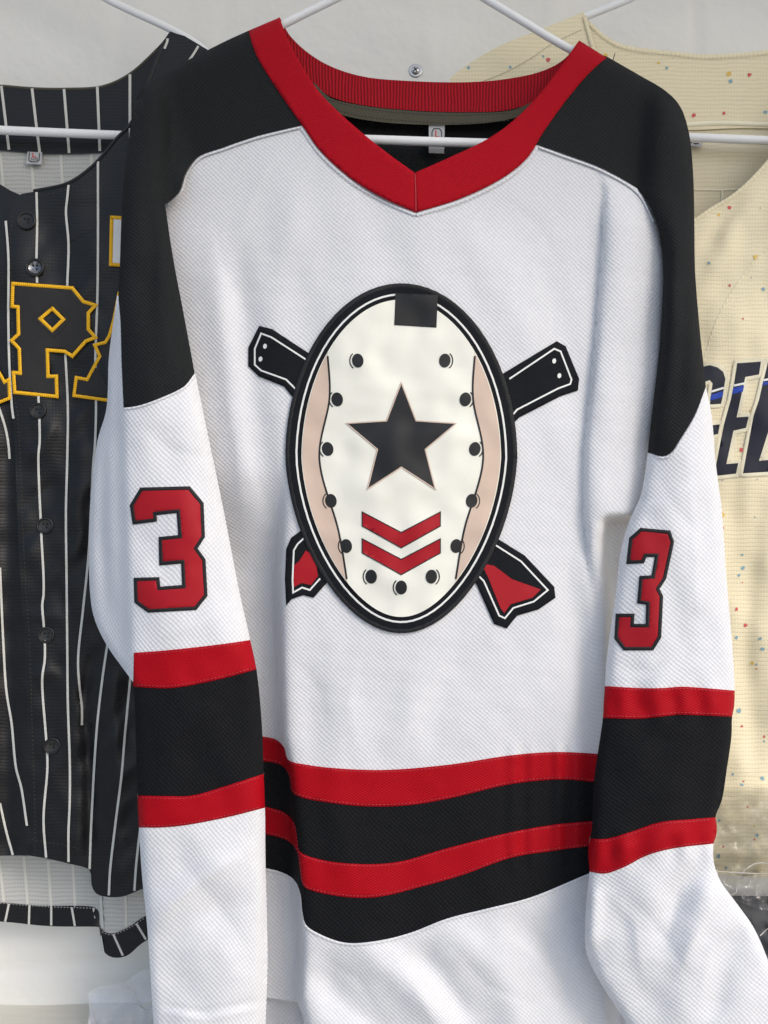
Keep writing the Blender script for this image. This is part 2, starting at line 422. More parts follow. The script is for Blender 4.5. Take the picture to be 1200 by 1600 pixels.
def crease(pts, w, a, x, y):
    """a sharp packing crease"""
    p = np.asarray(pts, float); seg = np.hypot(*np.diff(p, axis=0).T); L = seg.sum(); best = np.full(x.shape, 1e9); tt = np.zeros(x.shape); c = 0
    for i in range(len(p)-1):
        d = p[i+1]-p[i]; t = np.clip(((x-p[i, 0])*d[0]+(y-p[i, 1])*d[1])/(d@d), 0, 1)
        q = np.hypot(x-p[i, 0]-t*d[0], y-p[i, 1]-t*d[1]); m = q < best
        best = np.where(m, q, best); tt = np.where(m, (c+t*seg[i])/L, tt); c += seg[i]
    return a*np.exp(-best/w)*np.sin(math.pi*tt)
def creases(L):
    return lambda x, y: sum(crease(p, w, a, x, y) for p, w, a in L)
CB_ = creases([([(560, 1000), (545, 1100), (560, 1195)], 16, -.0035), ([(720, 1005), (655, 1090), (615, 1195)], 14, -.003), ([(860, 960), (800, 1060), (770, 1170)], 14, .003),
 ([(330, 320), (350, 420), (400, 520)], 18, .004), ([(440, 215), (400, 300), (350, 420)], 16, -.003), ([(560, 300), (500, 380), (470, 470)], 16, -.0025), ([(760, 290), (840, 350), (890, 450)], 16, .003),
 ([(870, 300), (830, 420), (860, 520)], 16, -.003), ([(380, 620), (400, 740), (430, 830)], 14, .004), ([(345, 560), (370, 700), (385, 860)], 14, -.004), ([(880, 720), (900, 830), (880, 960)], 14, .003),
 ([(450, 1020), (500, 1080), (520, 1180)], 14, .003), ([(490, 1490), (560, 1530), (600, 1600)], 14, .006), ([(600, 1470), (650, 1540), (700, 1640)], 14, -.007), ([(690, 1460), (760, 1540), (860, 1580)], 16, .006),
 ([(760, 1440), (840, 1500), (910, 1600)], 14, -.005), ([(500, 1560), (580, 1610), (640, 1680)], 14, -.005), ([(470, 1215), (540, 1300), (560, 1440)], 18, -.003), ([(820, 1200), (790, 1300), (820, 1390)], 16, -.003), ([(900, 1190), (880, 1280), (900, 1360)], 12, .003),
 ([(640, 350), (600, 400), (560, 440)], 14, -.002), ([(940, 830), (925, 900), (945, 990)], 8, .005), ([(925, 810), (915, 900), (930, 1010)], 9, -.004)])
CL_ = creases([([(222, 1455), (300, 1385), (400, 1320)], 13, -.005), ([(240, 1540), (320, 1450), (410, 1400)], 12, .004), ([(270, 1330), (330, 1400), (400, 1500)], 14, .003), ([(215, 660), (260, 700), (340, 720)], 12, .0025), ([(230, 1000), (300, 980), (380, 940)], 12, -.003),
 ([(215, 1200), (290, 1140), (395, 1080)], 14, -.004), ([(255, 1230), (330, 1170), (400, 1140)], 10, .003), ([(215, 250), (240, 380), (235, 520)], 14, .004), ([(255, 350), (245, 470), (270, 600)], 12, -.003), ([(180, 560), (172, 720), (178, 900), (195, 1010)], 8, -.004), ([(160, 700), (158, 820), (165, 950)], 7, .004), ([(330, 740), (350, 860), (385, 980)], 12, .003)])
CR_ = creases([([(1020, 730), (1060, 800), (1110, 850)], 12, .003), ([(1070, 700), (1085, 820), (1090, 1000)], 12, -.004), ([(1000, 800), (1060, 780), (1110, 740)], 12, -.003), ([(1040, 1050), (1085, 1000), (1130, 970)], 10, .004), ([(960, 1040), (1010, 1050), (1060, 1030)], 10, .003),
 ([(1100, 1330), (1060, 1390), (1040, 1480)], 11, .006), ([(1118, 1340), (1110, 1420), (1060, 1520)], 10, -.005), ([(930, 1370), (990, 1440), (1010, 1560)], 14, -.005), ([(960, 1380), (1020, 1440), (1100, 1560)], 14, .004), ([(1150, 1430), (1110, 1480), (1090, 1580)], 12, -.005), ([(950, 1180), (1010, 1150), (1090, 1160)], 14, .003), ([(945, 1280), (1010, 1240), (1100, 1220)], 14, -.003), ([(1070, 260), (1060, 420), (1075, 580)], 10, .004), ([(1050, 300), (1045, 450), (1035, 620)], 9, -.003)])
def roll(d, Rr, T): return T*(1-np.sqrt(np.clip(1-(1-np.clip(d/Rr, 0, 1))**2, 0, 1)))
def zone(top, bot, L, Rr):
    """cloth zone between two cross curves and two edge curves (edges run downwards)"""
    def part(E, a, b):
        y0, y1 = a[1], b[1]; k = E[(E[:, 1] > y0+2) & (E[:, 1] < y1-2)]; return k if len(k) else np.zeros((0, 2))
    l = part(L, top[0], bot[0]); r = part(Rr, top[-1], bot[-1])
    return cat(top, *([r] if len(r) else []), bot[::-1], *([l[::-1]] if len(l) else []))

# ------------------------------------------------------------------ setting
def grid_sheet(name, x0, x1, z0, z1, yfn, mat, nx=160, nz=160):
    xs = np.linspace(x0, x1, nx); zs = np.linspace(z0, z1, nz); X, Z = np.meshgrid(xs, zs)
    Y = yfn(X.ravel(), Z.ravel()); V = np.stack([X.ravel(), Y, Z.ravel()], -1)
    F = [[j*nx+i, j*nx+i+1, (j+1)*nx+i+1, (j+1)*nx+i] for j in range(nz-1) for i in range(nx-1)]
    return tag(mesh(name, V, F, None, mat), kind='structure')
WALL = .22
_ww = waves(3, 16, .14, .8, .0055, 1.2)
def wally(x, z):
    y = WALL + _ww(x, z)*.8
    for xc, w, a in ((.095, .0035, -.005), (.145, .003, .004), (.545, .005, .006), (.30, .012, -.004), (-.30, .01, .004), (-.46, .02, .004)):
        y = y + a*np.exp(-((x-xc-.02*np.sin(z*7+xc*9))/w)**2)*(1/(1+np.exp(-(z-1.9)*14)))
    y = y + .006*np.exp(-((z-.60-.012*np.sin(x*9))/.012)**2) - .004*np.exp(-((z-.66-.05*x)/.006)**2)*(np.sin(x*11) > .2)
    return y
grid_sheet('wall', -1.6, 1.6, -.02, 2.6, wally, M['wall'], 260, 240)
ZL = CZ - .768*(CD+WALL)/CD
def box(name, lo, hi, mat, parent=None, bev=.004):
    import bmesh
    bm = bmesh.new(); bmesh.ops.create_cube(bm, size=1)
    for v in bm.verts:
        v.co = Vector([lo[i]+(v.co[i]+.5)*(hi[i]-lo[i]) for i in range(3)])
    bmesh.ops.bevel(bm, geom=bm.edges[:], offset=bev, segments=2, profile=.5, affect='EDGES')
    me = bpy.data.meshes.new(name); bm.to_mesh(me); bm.free()
    if parent is not None: me.transform(__import__('mathutils').Matrix.Translation(-Vector(OFF[parent.name])))
    return link(name, me, parent, mat)
tag(box('shelf', (-1.5, .085, ZL-.03), (1.5, WALL+.03, ZL), M['wood']), 'whitewashed wooden shelf board along the foot of the white wall', 'shelf')
gv = [(-60, -60, 0), (60, -60, 0), (60, 60, 0), (-60, 60, 0)]
tag(mesh('ground', gv, [[0, 1, 2, 3]], None, M['ground'], smooth=False), kind='structure')

# unseen tent roof, added over the display to keep the light from above off the top of the clothes
def roofz(x, y): return 2.66 + .03*np.cos(x*2.6) + .02*np.sin(y*3)
_xs = np.linspace(-1.6, 1.6, 40); _ys = np.linspace(-.75, .22, 30); _X, _Y = np.meshgrid(_xs, _ys)
_V = np.stack([_X.ravel(), _Y.ravel(), roofz(_X.ravel(), _Y.ravel())], -1)
_F = [[j*40+i, j*40+i+1, (j+1)*40+i+1, (j+1)*40+i] for j in range(29) for i in range(39)]
tag(mesh('unseen_tent_roof', _V, _F, None, M['roof']), kind='structure')

# screw in the wall
sx, sz = 49*.001*(CD+WALL)/CD, CZ+.687*(CD+WALL)/CD
sy = float(wally(np.array([sx]), np.array([sz]))[0])-.001
scr = thing('screw', (sx, sy, sz), 'small round steel screw driven into the white wall above the red collar', 'screw')
lathe('washer', [(.0122, 0), (.0122, .0012), (.0108, .0022), (.0085, .0018)], (sx, sy, sz), M['steel'], scr)
lathe('head', [(.0078, .0018), (.0076, .0035), (.0058, .0052), (.003, .0058), (.0004, .006)], (sx, sy, sz), M['steel'], scr)
for a in (35, 125):
    c, s = math.cos(R(a)), math.sin(R(a)); q = []
    for u, v in ((-.005, -.0009), (.005, -.0009), (.005, .0009), (-.005, .0009)):
        q.append((sx+u*c-v*s, sy-.0062, sz+u*s+v*c))
    mesh('slot', q, [[0, 1, 2, 3]], scr, M['hole'], smooth=False)

# hanging rail (above the picture) and the three hangers
RAILZ = CZ + .800 + .205
rail = tube('hanging_rail', [(-1.6, .06, RAILZ), (0, .06, RAILZ), (1.6, .06, RAILZ)], .011, M['steel'], None)
tag(rail, 'round steel rail that carries the three white hangers', 'rail')
def hanger(apex, lend, rend, lbar, rbar, d, label):
    g = thing('clothes_hanger', tuple(P3(np.array([apex[0]]), np.array([apex[1]]), np.array([d]))[0]), label, 'hanger', 'white plastic clothes hangers')
    def path(pts, st=8): 
        q = sm(pts, st); return P3(q[:, 0], q[:, 1], np.full(len(q), d))
    la, ra = np.array(lend), np.array(rend)
    body = [(apex[0], apex[1]+8), (apex[0]-25, apex[1]+14+8), ((apex[0]+lend[0])/2, (apex[1]+lend[1])/2), lend, (lend[0]-8, (lend[1]+lbar[1])/2+6), (lbar[0]+14, lbar[1])]
    tube('arm', path(body), .0062, M['plastic'], g)
    body = [(apex[0], apex[1]+8), (apex[0]+25, apex[1]+14+8), ((apex[0]+rend[0])/2, (apex[1]+rend[1])/2), rend, (rend[0]+8, (rend[1]+rbar[1])/2+6), (rbar[0]-14, rbar[1])]
    tube('arm', path(body), .0062, M['plastic'], g)
    tube('bar', path([(lbar[0]+10, lbar[1]), ((lbar[0]+rbar[0])/2, (lbar[1]+rbar[1])/2+2), (rbar[0]-10, rbar[1])], 20), .0072, M['plastic'], g)
    a3 = P3(np.array([apex[0]]), np.array([apex[1]]), np.array([d]))[0]
    top = RAILZ+.0155
    hk = [a3+[0, 0, -.012], a3+[0, 0, .02], [a3[0]+.004, (a3[1]+.075)/2, (a3[2]+RAILZ)/2], [a3[0], .0755, RAILZ-.004], [a3[0], .0705, RAILZ+.011], [a3[0], .06, top], [a3[0], .0495, RAILZ+.011], [a3[0], .0445, RAILZ-.006], [a3[0], .049, RAILZ-.022]]
    hk = np.array(hk); t = np.linspace(0, len(hk)-1, 60); ii = np.arange(len(hk))
    tube('hook', np.stack([np.interp(t, ii, hk[:, k]) for k in range(3)], -1), .0035, M['plastic'], g, 10)
    return g
hanger((650, -73), (252, 142), (1036, 172), (250, 206), (1040, 231), .020, 'white plastic hanger inside the white hockey jersey')
def mirror_hanger():
    hanger((0, -96), (-330, 80), (332, 92), (-330, 186), (338, 217), .118, 'white plastic hanger inside the black pinstriped jersey')
    hanger((1196, -106), (800, 90), (1590, 110), (795, 203), (1600, 232), .118, 'white plastic hanger inside the cream speckled jersey')
mirror_hanger()

# ------------------------------------------------------------------ the hockey jersey: surfaces
wT, wL, wRt = waves(11, 16, 80, 240, .0011, .6), waves(21, 14, 50, 150, .0012, .6), waves(31, 14, 50, 150, .0012, .6)
wf = waves(41, 14, 22, 55, .0003, .9)
FOLDL = [(700, 452), (780, 447), (850, 440), (900, 437), (1050, 440), (1150, 443), (1200, 453), (1300, 462), (1400, 468), (1480, 473), (1560, 470), (1600, 478), (1700, 490)]
SH_L = [(388, 48), (325, 78), (297, 92), (262, 112), (230, 130), (214, 152)]
SH_R = [(948, 88), (960, 95), (1000, 118), (1040, 142), (1062, 165), (1076, 205)]
def T0(x, y):
    d = -.031 + 2.0e-7*(x-640)**2
    d = d + .020*np.exp(-np.clip(y-30, 0, 999)/120.)                     # up to the hanger at the shoulders
    d = d - .010*np.exp(-((x-640)/190)**2-((y-780)/420)**2)
    # left side of the body folds back behind the front
    fx = ip(y, FOLDL); d = d + .058/(1+np.exp(-(fx-3-x)/2.6))*ss(720, 900, y) - .004*np.exp(-((x-fx-18)/22)**2)*ss(700, 900, y)
    # the pleat that comes forward below the right shoulder
    fr = ip(y, [(230, 930), (300, 944), (400, 940), (533, 930), (700, 913), (800, 912), (900, 922), (1000, 935)])
    a = ss(250, 360, y)*(1-ss(820, 960, y))
    q = np.clip((x-fr)/34., 0, 1)
    d = d + a*(np.where(x < fr, .006*np.exp(-np.clip(fr-x, 0, 400)/75.), .006*(1-np.clip((x-fr)/3., 0, 1))) - .020*np.sqrt(1-(1-q)**2) + .010*np.clip((x-fr-34)/70., 0, 1)**1.5)
    # gap under the right arm
    rx = ip(y, [(800, 952), (812, 948), (843, 942), (910, 950), (950, 955), (1100, 960), (1300, 952), (1700, 960)])
    d = d + .072/(1+np.exp(-(x-rx)/3.5))*ss(804, 816, y)
    return d
def T(x, y):
    d = T0(x, y) + .62*CB_(x, y) + wT(x, y)*ss(150, 420, y) + .5*wf(x, y)*ss(250, 500, y)
    # long soft folds
    d = d + ridge([(330, 330), (345, 470), (365, 640), (400, 820)], 20, -.005, x, y)
    d = d + ridge([(365, 330), (385, 520), (420, 760), (425, 900)], 22, .006, x, y)
    d = d + ridge([(470, 260), (440, 420), (430, 560)], 24, -.003, x, y)
    d = d + ridge([(760, 300), (830, 380), (880, 520), (890, 700)], 30, .004, x, y)
    d = d + ridge([(700, 330), (770, 420), (820, 560)], 30, -.003, x, y)
    d = d + ridge([(880, 860), (905, 980), (925, 1120), (920, 1200)], 20, .006, x, y)
    d = d + ridge([(660, 1010), (640, 1110), (600, 1190)], 22, -.003, x, y)
    d = d + ridge([(720, 1000), (690, 1100), (660, 1190)], 24, .003, x, y)
    d = d + ridge([(500, 1010), (520, 1120), (520, 1250), (540, 1440)], 26, -.004, x, y)
    d = d + ridge([(860, 1000), (800, 1090), (740, 1180)], 24, -.0025, x, y)
    # bottom: deep drapes
    d = d + ridge([(480, 1500), (540, 1560), (620, 1640)], 26, .011, x, y)
    d = d + ridge([(540, 1455), (600, 1510), (690, 1590), (740, 1680)], 26, -.012, x, y)
    d = d + ridge([(640, 1475), (690, 1530), (730, 1600)], 22, .012, x, y)
    d = d + ridge([(680, 1450), (760, 1500), (800, 1570), (820, 1680)], 32, -.011, x, y)
    d = d + ridge([(780, 1420), (860, 1490), (900, 1600)], 26, .008, x, y)
    d = d + ridge([(480, 1590), (560, 1620), (640, 1690)], 18, -.006, x, y)
    d = d + .010*np.exp(-((x-560)/70)**2)*ss(1180, 1450, y)*-1
    # little puckers where the hem tapes are sewn
    pk = np.sin(x/4.6+.6*np.sin(x/17.))*np.sin(x/31.+1)
    d = d + .0038*pk*ss(1150, 1185, y)*(1-ss(1340, 1380, y))*ss(760, 830, x)
    return d
SL_LEFT = sm([(183, 462), (176, 510), (170, 560), (166, 640), (152, 690), (141, 790), (139, 850), (141, 930), (147, 965), (165, 1005), (208, 1066)])
SL_LEFT2 = sm([(208, 1066), (211, 1110), (213, 1180), (215, 1250), (217, 1293), (222, 1370), (230, 1450), (240, 1600), (246, 1690)])
SL_RIGHT = sm([(258, 320), (270, 400), (285, 480), (300, 560), (305, 583), (325, 680), (350, 800), (373, 920), (391, 1000), (401, 1048), (409, 1130), (412, 1208), (414, 1262), (415, 1350), (418, 1500), (415, 1600), (412, 1690)])
YL_OUT = sm([(388, 48), (355, 63), (325, 78), (297, 92), (262, 112), (230, 130), (214, 152), (206, 190), (196, 260), (190, 335), (187, 420), (185, 462), (188, 500), (190, 570), (193, 637)])
CREASE = [(300, 150), (462, 185), (560, 189), (640, 195), (720, 198), (800, 201), (900, 204), (1020, 209), (1066, 209), (1180, 190), (1700, 190)]
def SL(x, y):
    b = ip(y, [(40, -.012), (200, -.040), (320, -.062), (400, -.074), (600, -.088), (1000, -.092), (1300, -.096), (1700, -.085)])
    xr = ip(y, [(320, 258), (400, 270), (583, 305), (800, 350), (1000, 391), (1130, 409), (1350, 415), (1690, 412)])
    xl = np.maximum(ip(y, [(152, 214), (260, 196), (462, 185), (640, 195), (1020, 209), (1290, 217), (1690, 246)]), 0)
    c = (xr+xl)/2; w = np.maximum((xr-xl)/2, 30)
    d = b + .016*np.clip(np.abs((x-c)/w), 0, 1.2)**2.4
    cr = ip(y, CREASE); d = d + np.where(x < cr, (cr-x)*.00105, 0)*ss(440, 520, y)
    d = d + roll(np.clip(xr-x, 0, 99), 18, .013)*ss(300, 380, y)
    dl = np.clip(x-xl, 0, 99)
    d = d + roll(dl, 16, .012)*ss(100, 200, y)*(1-ss(440, 480, y)) + roll(dl, 14, .010)*ss(1060, 1075, y)
    lo = ip(y, [(462, 183), (510, 176), (640, 166), (690, 152), (790, 141), (930, 141), (965, 147), (1005, 165), (1066, 208)])
    d = d + roll(np.clip(x-lo, 0, 99), 10, .010)*ss(480, 520, y)*(1-ss(1040, 1066, y))
    # folds
    d = d + ridge([(170, 560), (160, 700), (158, 850), (170, 980)], 9, .004, x, y)
    d = d + ridge([(240, 300), (235, 430), (230, 560)], 22, .004, x, y)
    d = d + ridge([(300, 650), (330, 800), (360, 930)], 22, .004, x, y)
    d = d + ridge([(230, 1440), (290, 1390), (380, 1330)], 20, -.005, x, y)
    d = d + ridge([(240, 1490), (300, 1440), (390, 1390)], 18, .005, x, y)
    d = d + ridge([(270, 1200), (330, 1130), (380, 1090)], 24, .003, x, y)
    d = d + ridge([(245, 1570), (320, 1583), (415, 1562)], 5, .003, x, y) + ridge([(245, 1580), (320, 1593), (415, 1572)], 5, -.002, x, y)
    return d + .8*CL_(x, y) + wL(x, y)*ss(150, 300, y) + .5*wf(x, y)*ss(300, 500, y)
def YL(x, y):
    xw = ip(y, [(50, 215), (150, 262), (250, 290), (320, 330), (600, 420)])
    w = 1-ss(xw-30, xw+25, x)
    d = T(x, y)*(1-w) + SL(x, y)*w - .002*(1-w)
    return d + roll(dist(SH_L, x, y), 34, .022)*(x > 200)
SR_LEFT = sm([(1012, 707), (1007, 745), (1000, 777), (985, 810), (970, 860), (962, 930), (953, 990), (947, 1040), (945, 1072), (943, 1100), (942, 1122), (935, 1170), (928, 1220), (924, 1300), (921, 1312), (919, 1335), (921, 1362), (918, 1390), (915, 1430), (914, 1470), (918, 1495), (935, 1530), (960, 1570), (985, 1610), (1010, 1690)])
SR_RIGHT = sm([(1103, 605), (1112, 650), (1118, 720), (1128, 800), (1135, 900), (1145, 1020), (1148, 1079), (1147, 1105), (1144, 1120), (1143, 1150), (1136, 1200), (1128, 1250), (1118, 1277), (1120, 1290), (1119, 1306), (1115, 1318), (1115, 1345), (1125, 1375), (1150, 1410), (1175, 1445), (1190, 1475), (1200, 1500), (1228, 1560), (1250, 1690)])
YR_OUT = sm([(948, 88), (960, 95), (1000, 118), (1040, 142), (1062, 165), (1076, 205), (1083, 270), (1085, 350), (1086, 420), (1092, 500), (1103, 605)])
def SR(x, y):
    b = ip(y, [(80, -.008), (250, -.030), (450, -.050), (700, -.066), (1000, -.082), (1300, -.098), (1700, -.10)])
    xl = ip(y, [(300, 1000), (400, 1035), (550, 1030), (707, 1012), (777, 1000), (860, 970), (990, 953), (1072, 945), (1220, 928), (1335, 919), (1470, 914), (1530, 935), (1610, 985), (1690, 1010)])
    xr = ip(y, [(165, 1062), (205, 1076), (350, 1085), (500, 1092), (605, 1103), (720, 1118), (900, 1135), (1079, 1148), (1150, 1143), (1277, 1118), (1318, 1115), (1375, 1125), (1445, 1175), (1560, 1228), (1690, 1250)])
    w = np.maximum((xr-xl)/2, 25); c = (xl+xr)/2
    d = b + .018*np.clip(np.abs((x-c-.1*w)/w), 0, 1.2)**2.2
    d = d + roll(np.clip(x-xl, 0, 99), 16, .014)*ss(380, 500, y) + roll(np.clip(xr-x, 0, 99), 14, .012)*ss(150, 220, y)
    d = d + ridge([(1060, 330), (1050, 480), (1035, 640)], 12, -.004, x, y) + ridge([(1078, 380), (1070, 520), (1060, 660)], 10, .003, x, y)
    d = d + ridge([(1050, 800), (1075, 920), (1085, 1040)], 22, -.004, x, y)
    d = d + ridge([(1015, 1040), (1060, 990), (1110, 950)], 18, .004, x, y)
    d = d + ridge([(1110, 1330), (1060, 1400), (1020, 1500)], 20, .008, x, y)
    d = d + ridge([(1118, 1360), (1090, 1440), (1060, 1540)], 18, -.006, x, y)
    d = d + ridge([(930, 1380), (925, 1440), (925, 1490)], 14, -.008, x, y)
    d = d + ridge([(970, 1390), (985, 1500), (1030, 1600)], 26, .007, x, y)
    d = d + ridge([(1160, 1440), (1130, 1500), (1110, 1600)], 22, .007, x, y)
    d = d + ridge([(1060, 1080), (1030, 1100), (1000, 1122)], 14, .003, x, y)
    d = d + ridge([(950, 1330), (1010, 1320), (1080, 1290)], 16, -.004, x, y)
    pk = np.sin(x/7.5+.5*np.sin(x/19.)); d = d + .0030*pk*(np.exp(-((y-1098)/24)**2)+np.exp(-((y-1325)/26)**2))
    return d + .8*CR_(x, y) + wRt(x, y)*ss(150, 300, y) + .5*wf(x, y)*ss(300, 500, y)
def YR(x, y):
    xw = ip(y, [(80, 1030), (200, 1000), (300, 985), (400, 1000), (720, 950)])
    w = ss(xw-25, xw+35, x)
    d = T(x, y)*(1-w) + SR(x, y)*w - .002*(1-w)
    return d + roll(dist(SH_R, x, y), 34, .018)*(x < 1090)
uT = arcuv(T, (190, 0, 1100, 1720)); uSL = arcuv(SL, (130, 40, 440, 1720), 4); uSR = arcuv(SR, (890, 80, 1270, 1720), -3)
uYL = arcuv(YL, (180, 30, 520, 660), 2); uYR = arcuv(YR, (810, 70, 1120, 730), -2)

J = thing('hockey_jersey', (0, .01, CZ+.58), 'white hockey jersey with black shoulders, red collar and a big oval crest', 'jersey')
BK = .058
def back(x, y): return np.full(x.shape, BK)
b1 = sm([(320, 1140), (405, 1150), (432, 1156), (444, 1168), (450, 1187), (480, 1195), (520, 1200), (600, 1203), (700, 1195), (800, 1180), (870, 1175), (935, 1178), (985, 1182)])
b2 = sm([(320, 1180), (409, 1189), (440, 1196), (452, 1212), (457, 1238), (475, 1247), (500, 1252), (570, 1260), (640, 1258), (700, 1248), (800, 1225), (880, 1218), (930, 1222), (985, 1228)])
b3 = sm([(320, 1250), (416, 1261), (445, 1270), (459, 1284), (464, 1308), (468, 1330), (500, 1343), (560, 1350), (620, 1347), (700, 1325), (800, 1300), (870, 1288), (925, 1283), (985, 1280)])
b4 = sm([(320, 1295), (417, 1304), (450, 1314), (464, 1330), (469, 1358), (475, 1385), (500, 1395), (560, 1403), (600, 1400), (660, 1385), (720, 1368), (800, 1340), (860, 1330), (922, 1322), (985, 1318)])
b5 = sm([(320, 1345), (417, 1357), (440, 1363), (458, 1374), (467, 1395), (470, 1422), (476, 1444), (500, 1460), (540, 1473), (590, 1470), (640, 1458), (700, 1435), (760, 1420), (830, 1402), (920, 1365), (985, 1340)])
body_top = cat(sm([(650, 318), (590, 288), (540, 252), (502, 215), (478, 184)]), sm([(472, 189), (400, 206), (350, 223), (310, 238), (286, 256), (268, 300), (248, 325)]))
body_l = sm([(248, 325), (252, 400), (268, 480), (282, 600), (297, 700), (312, 900), (320, 1140)])
body_r = sm([(985, 1182), (985, 1000), (992, 850), (1003, 780), (1018, 712), (1030, 620), (1040, 550), (1043, 450), (1041, 400), (1031, 338), (1004, 293), (948, 258), (883, 233), (845, 219)])
def TB(x, y):
    e = ip(y, [(255, 287), (300, 272), (325, 258), (400, 270), (485, 285), (583, 304), (680, 325), (800, 350)])
    g = ip(y, [(226, 838), (240, 880), (265, 945), (300, 1000), (345, 1025), (400, 1035), (450, 1036), (550, 1030), (707, 1012), (790, 1000)])
    return T(x, y) + .035*ss(2, 40, e-x)*ss(245, 275, y)*(1-ss(780, 900, y)) + .02*ss(0, 14, x-g)*ss(300, 340, y)*(1-ss(700, 760, y))
body = panel('body_front', cat(body_top, body_l, b1, body_r, sm([(830, 214), (800, 248), (740, 284), (650, 318)])), TB, M['white'], J, uvf=uT, grid=6)
panel('hem_stripe', cat(b1, b2[::-1]), T, M['red'], body, off=-.0012, uvf=uT, grid=6, thick=.002, soft=True)
panel('hem_panel', cat(b2, b3[::-1]), T, M['black'], body, uvf=uT, grid=7)
panel('hem_stripe', cat(b3, b4[::-1]), T, M['red'], body, off=-.0012, uvf=uT, grid=6, thick=.002, soft=True)
panel('hem_panel', cat(b4, b5[::-1]), T, M['black'], body, uvf=uT, grid=7)
hem = panel('lower_hem', cat(b5, ln([(985, 1340), (985, 1690)]), sm([(985, 1700), (700, 1705), (490, 1695)]), sm([(490, 1690), (480, 1630), (472, 1585), (464, 1566)]), sm([(464, 1566), (420, 1559), (325, 1545)])), T, M['white'], body, uvf=uT, grid=6)
stroke('hem_seam', [b5+[0, 2.5]], 5, T, M['white'], body, off=-.0006, h=.0016)
for c, s in ((b1, 3), (b2, -3), (b3, 3), (b4, -3)):
    st = stroke('stitching', dashes(c+[0, s]), 1.4, T, M['threadred'], body, off=-.0016, h=.0004, prof=2); tag(st, kind='stuff')
# back of the jersey, seen inside the neck and in the gaps
panel('back_yoke', cat(sm([(440, 40), (470, 100), (520, 140), (600, 155), (700, 160), (800, 150), (870, 110), (905, 70)]), sm([(950, 95), (1040, 150), (1070, 200), (1075, 380)]), ln([(1075, 380), (210, 380)]), sm([(210, 380), (205, 190), (230, 140), (300, 95), (388, 52)])), back, M['yoke'], J, thick=.002, grid=16)
panel('body_back', loop([(215, 381), (1070, 381), (1030, 600), (990, 900), (985, 1690), (330, 1690), (320, 1200), (290, 700)], 20), back, M['white'], J, thick=.002, grid=22)

# shoulders
yl = panel('shoulder', cat(YL_OUT, sm([(193, 637), (215, 634), (250, 622), (290, 602), (304, 583)]), sm([(304, 583), (300, 560), (285, 480), (270, 400), (258, 320)]), sm([(258, 320), (280, 300), (290, 270), (310, 245), (350, 230), (400, 213), (472, 196)]), sm([(482, 197), (450, 152), (410, 90), (391, 52)])), YL, M['yoke'], J, off=-.001, uvf=uYL, grid=7, thick=.002)
yr = panel('shoulder', cat(YR_OUT, sm([(1103, 605), (1085, 650), (1062, 688), (1048, 708), (1035, 713), (1012, 707)]), sm([(1012, 707), (1022, 620), (1030, 550), (1036, 450), (1035, 400), (1025, 345), (1000, 300), (945, 265), (880, 240), (838, 226)]), sm([(830, 230), (856, 188), (888, 144), (922, 106), (944, 91)])), YR, M['yoke'], J, off=-.001, uvf=uYR, grid=7, thick=.002)
stroke('shoulder_seam', [sm([(262, 319), (281, 302), (292, 271), (311, 248), (350, 233), (400, 216), (468, 199)])], 4, T, M['white'], J, off=-.0022, h=.0016)
stroke('shoulder_seam', [sm([(842, 230), (880, 244), (943, 268), (997, 302), (1022, 346)])], 4, T, M['white'], J, off=-.0022, h=.0016)
# back half of each shoulder, closing the fabric over the hanger
def ylb(x, y): return np.minimum(YL(x, y)+.035*np.clip(dist(YL_OUT, x, y)/25, 0, 1), .054)
def yrb(x, y): return np.minimum(YR(x, y)+.035*np.clip(dist(YR_OUT, x, y)/25, 0, 1), .054)
panel('shoulder_back', cat(YL_OUT, ln([(193, 630), (278, 570)]), ln([(278, 560), (245, 330), (400, 200)]), ln([(440, 150), (400, 46)])), ylb, M['yoke'], J, grid=12)
panel('shoulder_back', cat(YR_OUT, ln([(1103, 605), (1020, 700)]), ln([(1020, 690), (1020, 340), (860, 230)]), ln([(880, 150), (930, 84)])), yrb, M['yoke'], J, grid=12)

# left sleeve
sl1 = sm([(209, 1020), (250, 1017), (300, 1012), (350, 1006), (391, 1000)]); sl2 = sm([(208, 1073), (240, 1075), (270, 1075), (340, 1062), (401, 1046)])
sl3 = sm([(215, 1243), (260, 1244), (300, 1243), (350, 1229), (412, 1209)]); sl4 = sm([(217, 1293), (250, 1293), (285, 1290), (350, 1278), (414, 1262)])
sle = panel('sleeve', cat(SL_LEFT, ln([(208, 1066), (209, 1020)]), sl1, SL_RIGHT[(SL_RIGHT[:, 1] > 584) & (SL_RIGHT[:, 1] < 998)][::-1], sm([(305, 583), (290, 602), (250, 622), (215, 634), (193, 637)]), sm([(193, 637), (190, 570), (188, 500), (185, 462)])), SL, M['whiteS'], J, uvf=uSL, grid=6.5)
SLL = np.vstack([[(209, 1018)], [(208, 1066)], SL_LEFT2])
panel('sleeve_stripe', zone(sl1, sl2, SLL, SL_RIGHT), SL, M['red'], sle, off=-.0012, uvf=uSL, grid=6, thick=.002, soft=True)
panel('sleeve_panel', zone(sl2, sl3, SLL, SL_RIGHT), SL, M['black'], sle, uvf=uSL, grid=6.5)
panel('sleeve_stripe', zone(sl3, sl4, SLL, SL_RIGHT), SL, M['red'], sle, off=-.0012, uvf=uSL, grid=6, thick=.002, soft=True)
panel('cuff', zone(sl4, ln([(246, 1690), (412, 1690)]), SLL, SL_RIGHT), SL, M['whiteS'], sle, uvf=uSL, grid=6)
